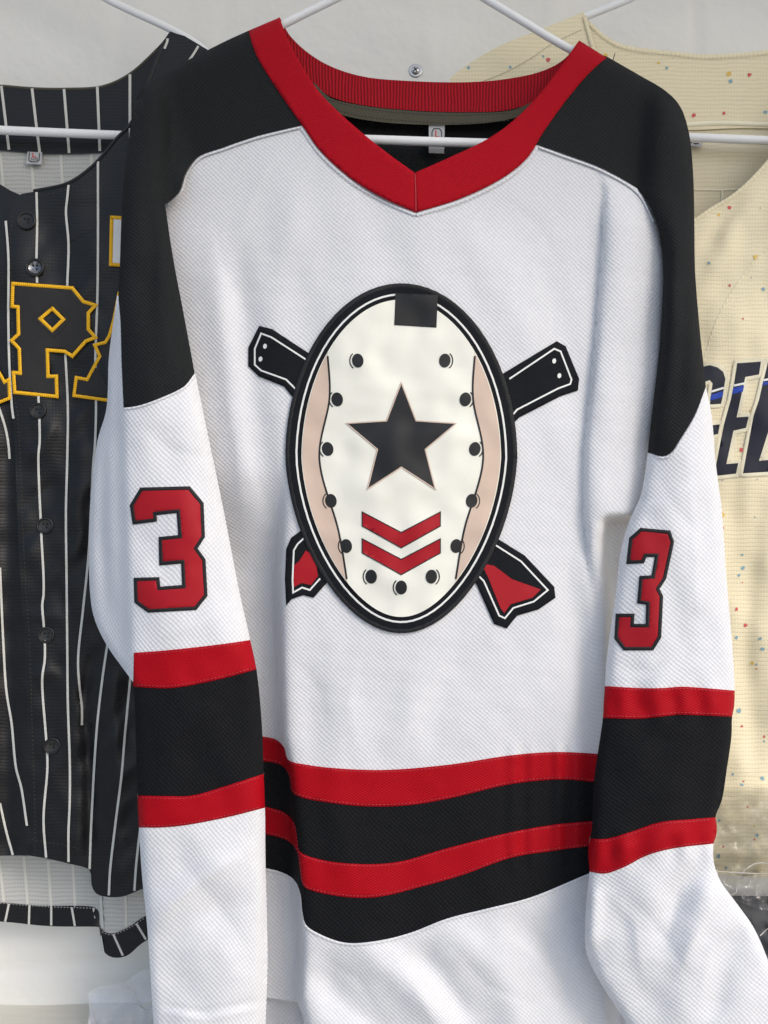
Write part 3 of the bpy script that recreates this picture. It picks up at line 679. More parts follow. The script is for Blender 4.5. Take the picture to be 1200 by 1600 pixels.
for c, s in ((sl1, 3), (sl2, -3.5), (sl3, 3.5), (sl4, -3)):
    tag(stroke('stitching', dashes(c[1:-1]+[0, s]), 1.4, SL, M['threadred'], sle, off=-.0016, h=.0004, prof=2), kind='stuff')
stroke('sleeve_seam', [sm([(195, 639), (216, 636), (251, 624), (289, 605), (303, 588)])], 4, SL, M['whiteS'], sle, off=-.0005, h=.0016)
slo = cat(SL_LEFT, SL_LEFT2, SL_RIGHT[SL_RIGHT[:, 1] > 590][::-1])
def slb(x, y): return np.minimum(SL(x, y)+.05*np.clip(dist(slo, x, y, True)/30, 0, 1), .02)
panel('sleeve_back', slo, slb, M['whiteS'], sle, grid=12)

# right sleeve
sr0 = sm([(1012, 707), (1035, 713), (1048, 708), (1062, 688), (1085, 650), (1103, 605)])
sr1 = sm([(945, 1072), (1000, 1075), (1035, 1075), (1065, 1073), (1100, 1075), (1148, 1079)]); sr2 = sm([(942, 1122), (1000, 1123), (1030, 1120), (1060, 1117), (1100, 1118), (1144, 1120)])
sr3 = sm([(922, 1310), (945, 1311), (985, 1300), (1030, 1285), (1080, 1280), (1118, 1277)]); sr4 = sm([(921, 1362), (945, 1365), (975, 1355), (1010, 1337), (1050, 1326), (1115, 1318)])
sri = panel('sleeve', cat(sr0, SR_RIGHT[(SR_RIGHT[:, 1] > 607) & (SR_RIGHT[:, 1] < 1077)], sr1[::-1], SR_LEFT[(SR_LEFT[:, 1] > 708) & (SR_LEFT[:, 1] < 1070)][::-1]), SR, M['whiteS'], J, uvf=uSR, grid=6.5)
panel('sleeve_stripe', zone(sr1, sr2, SR_LEFT, SR_RIGHT), SR, M['red'], sri, off=-.0012, uvf=uSR, grid=5, thick=.002, soft=True)
panel('sleeve_panel', zone(sr2, sr3, SR_LEFT, SR_RIGHT), SR, M['black'], sri, uvf=uSR, grid=6.5)
panel('sleeve_stripe', zone(sr3, sr4, SR_LEFT, SR_RIGHT), SR, M['red'], sri, off=-.0012, uvf=uSR, grid=5, thick=.002, soft=True)
panel('cuff', zone(sr4, ln([(1010, 1690), (1250, 1690)]), SR_LEFT, SR_RIGHT), SR, M['whiteS'], sri, uvf=uSR, grid=6)
for c, s in ((sr1, 3), (sr2, -3.5), (sr3, 3.5), (sr4, -3)):
    tag(stroke('stitching', dashes(c[1:-1]+[0, s]), 1.4, SR, M['threadred'], sri, off=-.0016, h=.0004, prof=2), kind='stuff')
stroke('sleeve_seam', [sr0[2:-2]+[1, 3]], 4, SR, M['whiteS'], sri, off=-.0005, h=.0016)
sro = cat(SR_LEFT, SR_RIGHT[::-1])
def srb(x, y): return np.minimum(SR(x, y)+.05*np.clip(dist(sro, x, y, True)/30, 0, 1), .03)
panel('sleeve_back', sro, srb, M['whiteS'], sri, grid=12)

# collar
CT = [(437, 27), (388, 48)]; CTR = [(905, 63), (948, 90)]
def CF(x, y):
    d = T0(x, y)-.0045
    return d + np.where(x < 650, roll(dist(CT, x, y), 36, .0185), roll(dist(CTR, x, y), 36, .0145))
ci_l = sm([(437, 27), (447, 55), (470, 100), (500, 145), (540, 185), (600, 235), (648, 270)])
co_l = sm([(388, 48), (400, 85), (440, 150), (475, 200), (500, 235), (550, 280), (600, 310), (650, 332)])
ci_r = sm([(648, 270), (700, 247), (760, 218), (800, 190), (840, 150), (875, 105), (905, 63)])
co_r = sm([(650, 332), (720, 310), (790, 275), (825, 245), (850, 205), (890, 150), (925, 110), (948, 90)])
c1 = panel('collar', cat(ci_l, co_l[::-1]), CF, M['collar'], J, grid=6, thick=.004, puff=.0012, soft=True)
panel('collar', cat(ci_r, co_r[::-1]), CF, M['collar'], J, grid=6, thick=.004, puff=.0012, soft=True)
stroke('collar_seam', [[(648.5, 272), (649.5, 300), (650, 330)]], 1.6, CF, M['threadred'], c1, off=-.0016, h=.0003, prof=2)
for cc in (co_l, co_r):
    tag(stroke('stitching', dashes((cc+[0, 9])[6:-12], 3, 3), 1., T, M['thread'], body, off=-.0014, h=.0004, prof=2), kind='stuff')
stroke('neck_seam', [co_l[14:]+[-1, 4], (co_r+[1, 4])[:-14]], 6, T, M['white'], body, off=-.001, h=.0018)
def CB(x, y): return .043 - .030*np.clip(np.abs(x-665)/235, 0, 1)**2.2 + .00012*(130-y)*np.exp(-((x-665)/200)**2)
cb_t = sm([(437, 27), (455, 58), (500, 95), (560, 118), (650, 127), (740, 128), (800, 122), (850, 110), (882, 92), (905, 63)])
cb_b = sm([(440, 60), (480, 122), (515, 150), (560, 163), (640, 172), (720, 175), (797, 171), (850, 150), (890, 95)])
def ribuv(x, y, d): return np.stack([x+.0*y, -y], -1)
cbk = panel('back_collar', cat(cb_t, cb_b[::-1]), CB, M['collarB'], J, grid=6, thick=.004, uvf=ribuv)
nt_ = panel('neck_tape', cat(sm([(490, 128), (515, 152), (560, 164), (640, 173), (720, 176), (800, 172), (840, 155)]), sm([(830, 178), (770, 191), (680, 195), (590, 190), (530, 178), (492, 158)])), CB, M['tape'], J, off=-.001, grid=8, thick=.002)
for ys in (4, 16):
    tag(stroke('stitching', dashes(sm([(515, 152+ys), (560, 164+ys), (640, 173+ys), (720, 176+ys), (800, 172+ys)]), 2.5, 3.2), 1.5, CB, M['threaddk'], nt_, off=-.0017, h=.0005, prof=2), kind='stuff')
def TG(x, y): return CB(x, y)*0+.038+.00006*(y-195)
tg = panel('size_tag', loop([(670, 194), (695, 195), (694, 240), (670, 239)]), TG, M['tag'], J, thick=.0012)
stroke('tag_print', [[(675, 216), (675, 206), (678, 201), (687, 201), (690, 206), (690, 216)]], 1.5, TG, M['threaddk'], tg, off=-.0004, h=.0001, prof=2)
stroke('tag_print', [[(681, 203.5), (681, 214), (686.5, 214)]], 1.9, TG, M['tagred'], tg, off=-.0004, h=.0001, prof=2)

# numbers on the sleeves
N1 = [(221, 765), (295, 763), (315, 787), (317, 838), (305, 857), (318, 875), (321, 930), (305, 950), (232, 954), (213, 940), (212, 906), (246, 905), (248, 920), (288, 917), (286, 877), (252, 880), (251, 842), (282, 839), (279, 798), (241, 802), (242, 812), (210, 816), (206, 790)]
N2 = [(1002, 828), (1045, 832), (1050, 847), (1038, 903), (1027, 920), (1033, 932), (1030, 995), (1019, 1013), (976, 1013), (963, 997), (965, 962), (988, 962), (987, 978), (1012, 978), (1013, 942), (999, 940), (1002, 903), (1021, 902), (1027, 867), (1008, 867), (1004, 877), (982, 878), (986, 842)]
for N, S, u in ((N1, SL, uSL), (N2, SR, uSR)):
    nb = panel('number', loop(N), S, M['twillred'], J, off=-.0020, thick=.0020, grid=6, puff=.0004, soft=True)
    stroke('number_border', [N], 6.6, S, M['satinblk'], nb, off=-.0014, h=.0018, closed=True)

# crest: a plain oval badge over two crossed hockey sticks
oval = []
for t in np.linspace(0, 2*math.pi, 150, endpoint=False):
    cy = math.sin(t); rx = 181 - 16*max(0, cy)
    oval.append((627+rx*math.cos(t)*(1-.06*max(0, cy)**2), 716+273*cy))
oval = np.array(oval)
def scale(p, k, kx=None): return (np.asarray(p)-[627, 716])*[kx or k, k]+[627, 716]
def inset(p, d):
    q = np.asarray(p, float); t = np.roll(q, -1, 0)-np.roll(q, 1, 0); t /= np.hypot(t[:, 0], t[:, 1])[:, None]
    return q + np.stack([-t[:, 1], t[:, 0]], -1)*d
stA = [(405, 509), (425, 514), (498, 562), (560, 610), (720, 800), (772, 838), (820, 868), (866, 917), (868, 934), (842, 952), (808, 962), (792, 982), (772, 975), (744, 912), (690, 872), (560, 720), (455, 618), (444, 604), (404, 588), (388, 572), (388, 543)]
stB = [(870, 533), (884, 541), (905, 592), (903, 610), (876, 619), (812, 652), (772, 690), (612, 840), (520, 900), (490, 934), (474, 930), (456, 936), (447, 946), (445, 905), (447, 858), (455, 840), (480, 822), (560, 770), (700, 640), (792, 580)]
wq = waves(131, 16, 25, 80, .0006, 1.4)
def TC(x, y): return T(x, y) + wq(x, y) - .0022
crest = panel('crest', oval, T, M['felt'], J, off=-.0040, thick=.0045, grid=7, puff=.0010, soft=True)
for nm, stp in (('hockey_stick_patch', stA), ('hockey_stick_patch', stB)):
    panel(nm, loop(stp, 5), T, M['felt'], crest, off=-.0022, thick=.0025, grid=7, puff=.0008, soft=True)
def rim(name, pts, w, off, mat='printwhite'): return stroke(name, pts, w, T, M[mat], crest, off=off, h=.0004, prof=2)
# white piping just inside the edges
stroke('crest_border', [inset(oval, 3)[::2]], 7, T, M['satinblk'], crest, off=-.0046, h=.0008, closed=True)
rim('stick_piping', [[(497, 574), (424, 527), (408, 521), (398, 545), (398, 570), (408, 579), (447, 593), (460, 606), (466, 616)]], 2.6, -.0034)
rim('stick_piping', [[(796, 592), (866, 545), (876, 549), (893, 593), (891, 600), (872, 607), (808, 640), (798, 652)]], 2.6, -.0034)
rim('stick_piping', [[(770, 849), (814, 877), (856, 922), (834, 940), (802, 950), (789, 966), (780, 962), (756, 908), (742, 894)]], 2.6, -.0034)
rim('stick_piping', [[(480, 836), (465, 850), (459, 860), (457, 906), (458, 926), (472, 918), (484, 922), (500, 904)]], 2.6, -.0034)
# red taped blades
panel('stick_tape', loop([(752, 880), (772, 884), (800, 905), (845, 921), (832, 934), (798, 944), (788, 958), (782, 950), (764, 905)], 5), T, M['twillred'], crest, off=-.0034, thick=.0008, grid=6)
panel('stick_tape', loop([(492, 870), (478, 860), (468, 876), (459, 884), (458, 918), (471, 911), (486, 914), (497, 900)], 5), T, M['twillred'], crest, off=-.0034, thick=.0008, grid=6)
for cx, cy in ((414, 541), (407, 561), (866, 564), (874, 587)):
    panel('stick_rivet', ell(cx, cy, 3, 4, 10, 14), T, M['printwhite'], crest, off=-.0034, thick=.0006)
stroke('crest_piping', [inset(oval, 17)[::2]], 3, T, M['printwhite'], crest, off=-.0052, h=.0004, closed=True, prof=2)
face = inset(oval, 25)
panel('crest_face', face, TC, M['twillwhite'], crest, off=-.0054, thick=.002, grid=5.5)
# beige side panels
def side(sgn):
    f = face; k = f[((f[:, 0]-627)*sgn > 20) & (f[:, 1] > 545) & (f[:, 1] < 915)]
    k = k[np.argsort(k[:, 1])]
    y0, y1 = k[0, 1], k[-1, 1]
    x0, x1 = k[0, 0], k[-1, 0]
    m = sm([(x1, y1), (627+sgn*98, 830), (627+sgn*128, 716), (627+sgn*112, 620), (x0, y0)])
    inner = np.stack([k[:, 0]-sgn*1.2, k[:, 1]], -1)
    panel('side_panel', cat(inner, m), TC, M['twillbeige'], crest, off=-.0058, thick=.0004, grid=7)
    stroke('side_outline', [m[1:-1]], 3, TC, M['twillblack'], crest, off=-.006, h=.0003, prof=2)
side(-1); side(1)
# black top plate with a white eyelet
panel('top_plate', loop([(618, 458), (684, 461), (682, 512), (616, 508)], 6), TC, M['twillblack'], crest, off=-.0060, thick=.0008)
# ring of round studs
for a in range(0, 360, 24):
    t = R(90+a); x, y = 627+118*math.cos(t)*(.98), 722+196*math.sin(t)
    if y < 560 and abs(x-627) < 60: continue
    panel('stud', ell(x, y, 9, 11, 12*math.cos(t), 20), TC, M['twillblack'], crest, off=-.0062, thick=.0008, grid=6)
    sg = 1 if x > 627 else -1
    stroke('stud_rim', [[(x+sg*12.5*math.cos(q), y+14*math.sin(q)) for q in np.linspace(-.9, 1.0, 9)]], 1.8, TC, M['twillblack'], crest, off=-.0060, h=.0004, prof=2)
# star and chevrons
star = []
for i in range(10):
    r = (92, 40)[i % 2]; t = R(-90+36*i); star.append((627+r*math.cos(t)*.98, 690+r*math.sin(t)))
panel('star', loop(star, 5), TC, M['twillblack'], crest, off=-.0062, thick=.0008, grid=7)
stroke('star_outline', [star], 2, TC, M['twillbeige'], crest, off=-.0062, h=.0006, closed=True, prof=2)
for dy in (0, 42):
    panel('chevron', loop([(566, 800+dy), (627, 832+dy), (688, 800+dy), (688, 822+dy), (627, 856+dy), (566, 822+dy)], 5), TC, M['twillred'], crest, off=-.0062, thick=.0008, grid=7)
    stroke('chevron_outline', [[(566, 800+dy), (627, 832+dy), (688, 800+dy), (688, 822+dy), (627, 856+dy), (566, 822+dy)]], 1.8, TC, M['twillblack'], crest, off=-.0062, h=.0005, closed=True, prof=2)
# a loose thread on the right shoulder
stroke('loose_thread', [[(957, 96), (959, 90), (961, 83)]], 1.2, lambda x, y: np.full(x.shape, .005), M['threaddk'], J, h=.0006)

# ------------------------------------------------------------------ black pinstriped jersey (left)
wP, wPf = waves(51, 14, 60, 160, .0024, .4), waves(52, 14, 25, 60, .0010, .9)
PLK = sm([(33, 303), (17, 320), (11, 340), (11, 500), (15, 620), (20, 650), (23, 700), (28, 830), (32, 915), (38, 1000), (42, 1130), (46, 1250), (47, 1337)])
def PF(x, y):
    d = .088 + .030*np.exp(-np.clip(y-40, 0, 999)/70.) + (wP(x, y)*ss(200, 500, y) + wPf(x, y)*ss(300, 500, y)*.8)
    d = d + ridge([(150, 1000), (132, 1080), (140, 1200), (141, 1390)], 9, .012, x, y)
    d = d + ridge([(120, 560), (125, 750), (118, 950)], 14, -.005, x, y) + ridge([(185, 900), (178, 1100), (185, 1390)], 16, -.009, x, y)
    d = d + ridge([(90, 660), (60, 700), (40, 720)], 10, -.004, x, y) + ridge([(95, 750), (70, 765), (45, 780)], 9, .003, x, y)
    d = d + ridge([(40, 960), (80, 965), (100, 960)], 8, -.003, x, y) + ridge([(45, 1060), (80, 1050), (100, 1060)], 8, -.003, x, y)
    d = d + ridge([(60, 380), (110, 330), (180, 330)], 20, .004, x, y)
    return d
def PFL(x, y): return PF(np.where(x > -40, np.maximum(x, 30), -x-10), y)+.008*ss(-120, -40, x) + .006*np.sin(x/9.)*ss(600, 700, y)
def PB(x, y): return .150 - .028*np.clip((x-60)/200, 0, 1)**2 - .028*np.clip((-60-x)/200, 0, 1)**2 + 0*y
def PBI(x, y): return .153 + .006*np.sin(x/36.)*ss(1300, 1400, y) - .022*ss(150, 162, x)*ss(1300, 1400, y)
K = thing('pinstripe_jersey', (-.5, .118, CZ+.62), 'black pinstriped button-up jersey with yellow-edged letters on the left', 'jersey')
neck = sm([(33, 303), (60, 298), (107, 287), (140, 265), (160, 245), (185, 215), (203, 197), (222, 160), (240, 110), (255, 72), (268, 44)])
pf = panel('front_panel', cat(neck, ln([(268, 44), (325, 78), (345, 160)]), ln([(345, 160), (345, 1330)]), sm([(345, 1330), (260, 1372), (215, 1392), (190, 1401), (165, 1401), (150, 1396), (143, 1383), (140, 1360), (110, 1350), (75, 1342), (47, 1337)]), PLK[::-1]), PF, M['pin'], K, grid=7)
panel('front_panel', cat(sm([(-268, 44), (-250, 76), (-230, 120), (-205, 165), (-150, 225), (-90, 262), (-30, 282), (0, 288), (15, 297), (33, 305)]), sm([(33, 305), (40, 500), (45, 800), (58, 1000), (66, 1337)]), sm([(66, 1337), (0, 1337), (-160, 1345), (-250, 1392), (-330, 1330)]), ln([(-330, 1330), (-345, 160)], 14), ln([(-345, 160), (-325, 84), (-268, 44)], 12)), PFL, M['pin'], K, grid=9)
stroke('neck_binding', [neck[3:-4]+[-1, -1]], 5, PF, M['pin'], pf, off=-.0004, h=.0016)
tag(stroke('stitching', dashes(PLK[4:]+[8, 0], 2.6, 4), .8, PF, M['tape'], pf, off=-.0003, h=.0005, prof=2), kind='stuff')
tag(stroke('stitching', dashes(neck[2:-8]+[3, 7], 2.6, 4), .8, PF, M['tape'], pf, off=-.0003, h=.0005, prof=2), kind='stuff')
tag(stroke('stitching', dashes([(157, 355), (130, 366), (107, 380)], 2.6, 2), 1., PF, M['hole'], pf, off=-.0003, h=.0005, prof=2), kind='stuff')
tag(stroke('stitching', dashes([(50, 1312), (110, 1322), (140, 1333)], 2.6, 4), .8, PF, M['tape'], pf, off=-.0003, h=.0005, prof=2), kind='stuff')
bt = sm([(-268, 44), (-250, 68), (-215, 98), (-160, 122), (-60, 130), (0, 132), (50, 136), (100, 137), (160, 133), (200, 115), (235, 85), (258, 60), (268, 44)])
bb = sm([(262, 75), (240, 150), (210, 205), (180, 232), (165, 237), (130, 240), (60, 240), (0, 235), (-120, 232), (-170, 222), (-215, 180), (-245, 130), (-262, 80)])
bc = panel('back_collar', cat(bt, bb), PB, M['pin'], K, grid=9, thick=.003)
stroke('collar_binding', [bt[:-6]+[0, 2]], 3.5, PB, M['tape'], bc, off=-.0002, h=.001)
bi = panel('inside_back', loop([(-190, 205), (-120, 229), (100, 235), (215, 205), (215, 330), (-190, 330)], 14), lambda x, y: PB(x, y)+.004, M['pinin'], K, grid=14)
for L in ([(2, 134), (14, 234)], [(50, 138), (56, 190), (62, 238)], [(100, 139), (108, 239)], [(152, 135), (156, 236)], [(203, 116), (203, 196)]):
    stroke('pinstripe', [ln(L, 10)], 4.2, PB, M['stripe'], bc, off=-.0012, h=.0003, prof=2)
for L in ([(0, 240), (6, 300)], [(48, 240), (53, 305)], [(95, 240), (98, 300)], [(143, 240), (142, 290)]):
    stroke('pinstripe', [ln(L, 10)], 4.5, lambda x, y: PB(x, y)+.004, M['stripein'], bi, off=-.001, h=.0003, prof=2)
STR = [
 [(9, 345), (13, 400), (13, 500), (15, 580), (19, 640), (21, 654)],
 [(57, 300), (58, 345), (57, 418), (58, 442)],
 [(60, 619), (61, 642), (62, 690), (60, 712), (64, 821), (65, 845), (68, 900), (68, 930), (66, 945), (69, 985), (70, 1030), (66, 1060), (71, 1140), (73, 1165), (74, 1200), (68, 1280), (72, 1340)],
 [(107, 289), (105, 310), (103, 330), (107, 380), (105, 448)],
 [(102, 553), (103, 570), (106, 640), (105, 720), (103, 800), (104, 900), (105, 1000), (106, 1100), (109, 1190), (109, 1250), (107, 1300), (107, 1347)],
 [(153, 252), (153, 400), (152, 470), (149, 560), (150, 640), (148, 700), (146, 720), (138, 870), (130, 950), (122, 1030), (124, 1070), (128, 1105), (128, 1133)],
 [(168, 1005), (160, 1060), (152, 1130), (147, 1200), (142, 1300), (140, 1358)],
 [(204, 1055), (195, 1150), (190, 1210), (180, 1290), (172, 1360), (170, 1399)],
 [(222, 1270), (216, 1320), (212, 1360), (210, 1392)], [(262, 60), (261, 66), (257, 76)], [(310, 72), (304, 82), (296, 94)], [(203, 200), (210, 400)]]
for L in STR: stroke('pinstripe', [sm(L, 6)], 3.6, PF, M['stripe'], pf, off=-.0014, h=.0003, prof=2)
for L in ([(-4, 630), (8, 667), (13, 693), (15, 717)], [(0, 887), (5, 1000), (10, 1080), (18, 1130), (25, 1200), (33, 1230), (42, 1290)], [(0, 1255), (10, 1300), (20, 1336)],
   [(-50, 285), (-52, 700), (-48, 1338)], [(-100, 262), (-103, 700), (-99, 1340)], [(-150, 228), (-152, 700), (-150, 1344)], [(-200, 172), (-204, 700), (-200, 1360)], [(-250, 80), (-254, 700), (-250, 1385)], [(-300, 70), (-304, 700), (-300, 1350)]):
    stroke('pinstripe', [sm(L, 6)], 3.6, PFL, M['stripe'], pf, off=-.0006, h=.0003, prof=2)
for i, (bx, by) in enumerate([(42, 345), (55, 418), (60, 642), (71, 821), (73, 992), (82, 1165)]):
    d = float(PF(np.array([float(bx)]), np.array([float(by)]))[0])-.0008
    c = P3(np.array([float(bx)]), np.array([float(by)]), np.array([d]))[0]; k = 1.12 if i < 2 else .98
    bn = lathe('button', [(r*k, z) for r, z in ((.0125, 0), (.0136, .0006), (.0138, .0020), (.0131, .0033), (.0120, .0038), (.0109, .0034), (.0104, .0022), (.0100, .0014), (.0092, .0012), (.0003, .0012))], c, M['button'], K, tilt=(.06 if i < 3 else .12, .12))
    for ax, az in ((-1, -1), (1, -1), (-1, 1), (1, 1)):
        lathe('buttonhole', [(.0018, .0016), (.0018, .0017), (.0003, .0017)], c+[ax*.0028, 0, az*.0028], M['hole'], bn, 10, tilt=(.06 if i < 3 else .12, .12))
    if i == 1: lathe('button_rim', [(.0150, .0002), (.0156, .0012), (.0150, .0020), (.0146, .0012)], c, M['steel'], bn, tilt=(.06, .12))
# letters
LP = [(20, 443), (113, 450), (130, 471), (149, 477), (138, 489), (138, 514.5), (149, 527), (134, 533), (113, 556.5), (101, 549), (74, 547), (75, 588), (88, 588), (89, 619.5), (23, 613), (21, 582), (31.5, 583), (30, 545), (18, 532), (29, 522), (28, 479.5), (19, 478.6)]
LPH = [(81.7, 482), (99, 499), (81.7, 516), (63, 498)]
LA = [(186, 458), (178, 499), (170.6, 525), (164.5, 535), (148, 539), (156, 556.5), (136, 593), (119, 590), (115.5, 618), (215, 632), (225, 458)]
LA0 = [(-60, 500), (-5, 576), (7, 597), (14, 593), (15, 622), (0, 628), (-60, 634)]
def LF(x, y): return PF(x, y)*.35+.65*.0875
lp = panel('letter', loop(LP, 5), LF, M['letterblk'], K, off=-.0035, thick=.003, grid=7, holes=[loop(LPH, 5)], soft=True)
stroke('letter_border', [LP, LPH], 5.4, LF, M['satinyel'], lp, off=-.0038, h=.0016, closed=True, step=4)
la = panel('letter', loop(LA, 5), LF, M['letterblk'], K, off=-.0035, thick=.003, grid=7, soft=True)
stroke('letter_border', [LA], 5.0, LF, M['satinyel'], la, off=-.0038, h=.0016, closed=True, step=4)
la = panel('letter', loop(LA0, 5), LF, M['letterblk'], K, off=-.0032, thick=.003, grid=7, soft=True)
stroke('letter_border', [LA0], 5.0, LF, M['satinyel'], la, off=-.0035, h=.0016, closed=True, step=4)
tag(stroke('stitching', dashes([(84, 468), (112, 498), (84, 528), (52, 498), (84, 468)], 2, 2), 1.2, LF, M['hole'], lp, off=-.0037, h=.0003, prof=2), kind='stuff')
pa = [(174.5, 339.5), (216, 342), (213, 416), (173, 413)]
pp = panel('number', loop(pa, 5), LF, M['printwhite'], K, off=-.0035, thick=.003, grid=8, soft=True)
stroke('number_border', [pa], 5.4, LF, M['satinyel'], pp, off=-.0038, h=.0016, closed=True, step=4)
def TG2(x, y): return PB(x, y)-.004-.00012*(y-237)
t2 = panel('size_tag', loop([(43, 237), (66, 238), (65, 257), (40, 256)], 5), TG2, M['tag'], K, thick=.0015)
stroke('tag_print', [[(46, 238), (45, 250), (48, 252.5), (58, 253), (61, 250), (62, 239)]], 1.5, TG2, M['threaddk'], t2, off=-.0004, h=.0001, prof=2)
stroke('tag_print', [[(51.5, 238.5), (51, 245), (56.5, 245.2)]], 1.7, TG2, M['tagred'], t2, off=-.0004, h=.0001, prof=2)
stroke('tag_print', [[(50.5, 246.8), (48.6, 246.8), (48.6, 248.4), (50.4, 248.6), (50.3, 250.2), (48.3, 250.2)], [(52, 246.9), (52, 250.3)], [(53.4, 247), (56, 247), (53.4, 250.3), (56, 250.3)], [(59.5, 247.2), (57.4, 247.2), (57.4, 250.4), (59.5, 250.4)], [(57.4, 248.8), (59.2, 248.8)]], .7, TG2, M['threaddk'], t2, off=-.0004, h=.0001, prof=2)
# the longer back, inside out below the front hem
bk = panel('inside_back', cat(ln([(-320, 1325), (330, 1325)]), sm([(330, 1400), (228, 1432), (200, 1450), (172, 1460), (157, 1452), (154, 1425), (150, 1419), (60, 1415), (0, 1410), (-320, 1408)])), PBI, M['pinin'], K, grid=9)
hb = panel('back_hem', cat(sm([(-320, 1407), (-160, 1408), (0, 1410), (60, 1415), (148, 1418), (154, 1424), (157, 1450), (172, 1459), (200, 1449), (228, 1431), (330, 1399)]), sm([(330, 1435), (228, 1470), (197, 1494), (176, 1496), (164, 1489), (158, 1470), (155, 1449)]), sm([(150, 1448), (75, 1447), (0, 1440), (-160, 1436), (-320, 1434)])), PBI, M['pin'], K, off=-.001, grid=8, thick=.003)
for L in ([(-2, 1338), (6, 1409)], [(37, 1338), (43, 1413)], [(75, 1345), (80, 1416)], [(114, 1350), (117, 1417)], [(196, 1400), (197, 1448)], [(157, 1400), (160, 1450)]):
    stroke('pinstripe', [ln(L, 8)], 4.2, PBI, M['stripein'], bk, off=-.0008, h=.0003, prof=2)
for L in ([(14, 1412), (8, 1440)], [(46, 1414), (45, 1446)], [(80, 1416), (80, 1446)], [(112, 1418), (117, 1447)], [(146, 1419), (152, 1447)], [(177, 1460), (192, 1493)], [(213, 1443), (228, 1468)], [(157, 1462), (161, 1486)]):
    stroke('pinstripe', [ln(L, 6)], 3.4, PBI, M['stripe'], hb, off=-.0018, h=.0003, prof=2)
tag(stroke('stitching', dashes(sm([(0, 1411), (60, 1416), (148, 1419)]), 2, 3) + dashes(sm([(160, 1456), (172, 1461), (200, 1451), (228, 1433)]), 2, 3), 1., PBI, M['thread'], hb, off=-.0018, h=.0004, prof=2), kind='stuff')

# ------------------------------------------------------------------ cream speckled jersey (right)
wC, wCf = waves(61, 14, 80, 200, .0022, .6), waves(62, 12, 30, 70, .0007, .9)
def CFR(x, y):
    d = .088 + .018*np.exp(-np.clip(y-20, 0, 999)/80.) + (wC(x, y)+wCf(x, y))*ss(150, 400, y)
    d = d + ridge([(1190, 300), (1140, 370), (1100, 450)], 14, -.006, x, y) + ridge([(1160, 300), (1110, 370), (1090, 400)], 10, .005, x, y)
    d = d + ridge([(1180, 800), (1170, 1000), (1175, 1250)], 16, .006, x, y)
    d = d + ridge([(1090, 1235), (1150, 1232), (1220, 1225)], 7, -.004, x, y)+ridge([(1100, 1330), (1160, 1335), (1220, 1330)], 10, -.005, x, y)
    return d
def CBK(x, y): return .150 - .030*np.clip(np.abs(x-1195)/270, 0, 1)**2.2 + 0*y
C = thing('speckled_jersey', (.58, .118, CZ+.62), 'cream jersey with coloured speckles and navy letters on the right', 'jersey')
ncr = sm([(1040, 360), (1087, 340), (1110, 325), (1150, 300), (1200, 250), (1235, 200), (1290, 110), (1330, 50)])
cf = panel('front_panel', cat(ncr, ln([(1330, 50), (1420, 110)], 12), ln([(1420, 110), (1420, 1370)], 14), sm([(1420, 1370), (1250, 1372), (1150, 1368), (1040, 1360)]), ln([(1040, 1360), (1040, 360)], 12)), CFR, M['cream'], C, grid=8)
cfl = panel('front_panel', cat(sm([(702, 124), (722, 107), (780, 72), (860, 40), (912, 18)]), sm([(912, 18), (917, 40), (930, 90), (960, 180), (1000, 280), (1040, 360)]), ln([(1040, 360), (1040, 1360)], 14), ln([(1040, 1360), (1000, 1360), (800, 400), (760, 200)], 14)), CFR, M['cream'], C, off=.002, grid=10)
stroke('shoulder_seam', [sm([(745, 130), (790, 112), (830, 90), (862, 68), (908, 46)])], 2., CFR, M['creamin'], cfl, off=.0016, h=.0012)
stroke('neck_binding', [ncr[4:-6]+[0, 3], sm([(913, 24), (918, 44), (932, 95)])], 6, CFR, M['cream'], cf, off=-.0006, h=.0018)
tag(stroke('stitching', dashes(ncr[4:-10]+[4, 9], 3, 3), .9, CFR, M['threadcr'], cf, off=-.0004, h=.0006, prof=2), kind='stuff')
tag(stroke('stitching', dashes(sm([(1205, 385), (1180, 405), (1160, 432), (1140, 462), (1120, 500), (1105, 545), (1100, 565)]), 5, 4), 2.2, CFR, M['threadcr'], cf, off=-.0004, h=.0008, prof=2), kind='stuff')
cbt = sm([(914, 28), (925, 37), (945, 55), (975, 70), (1050, 80), (1100, 85), (1150, 83), (1200, 78), (1290, 60), (1330, 46)])
cbk2 = panel('back_collar', cat(cbt, ln([(1330, 46), (1300, 200)], 10), ln([(1300, 200), (1240, 202)], 10), sm([(1240, 202), (1160, 200), (1080, 203), (1000, 200), (945, 140)])), CBK, M['cream'], C, grid=9, thick=.003)
stroke('collar_binding', [cbt[1:-3]+[0, 4]], 7, CBK, M['cream'], cbk2, off=-.0004, h=.0014)
tag(stroke('stitching', dashes(cbt[2:-3]+[0, 9], 3, 3), .9, CBK, M['threadcr'], cbk2, off=-.0004, h=.0006, prof=2), kind='stuff')
stroke('collar_seam', [sm([(1070, 195), (1120, 192), (1200, 194), (1240, 193)])], 7, CBK, M['threadcr'], cbk2, off=-.0006, h=.002)
cin = panel('inside_back', loop([(960, 196), (1300, 196), (1300, 420), (980, 420)], 14), lambda x, y: CBK(x, y)+.004, M['creamin'], C, grid=14)
stroke('inside_seam', [sm([(1060, 296), (1130, 297), (1165, 295)]), sm([(1128, 297), (1126, 330)])], 3.5, lambda x, y: CBK(x, y)+.004, M['creamtw'], cin, off=-.0004, h=.0016)
def TG3(x, y): return CBK(x, y)-.002-.0001*(y-215)
t3 = panel('size_tag', loop([(1066, 214), (1099, 216), (1097, 229), (1066, 228)], 5), TG3, M['tag'], C, thick=.0015)
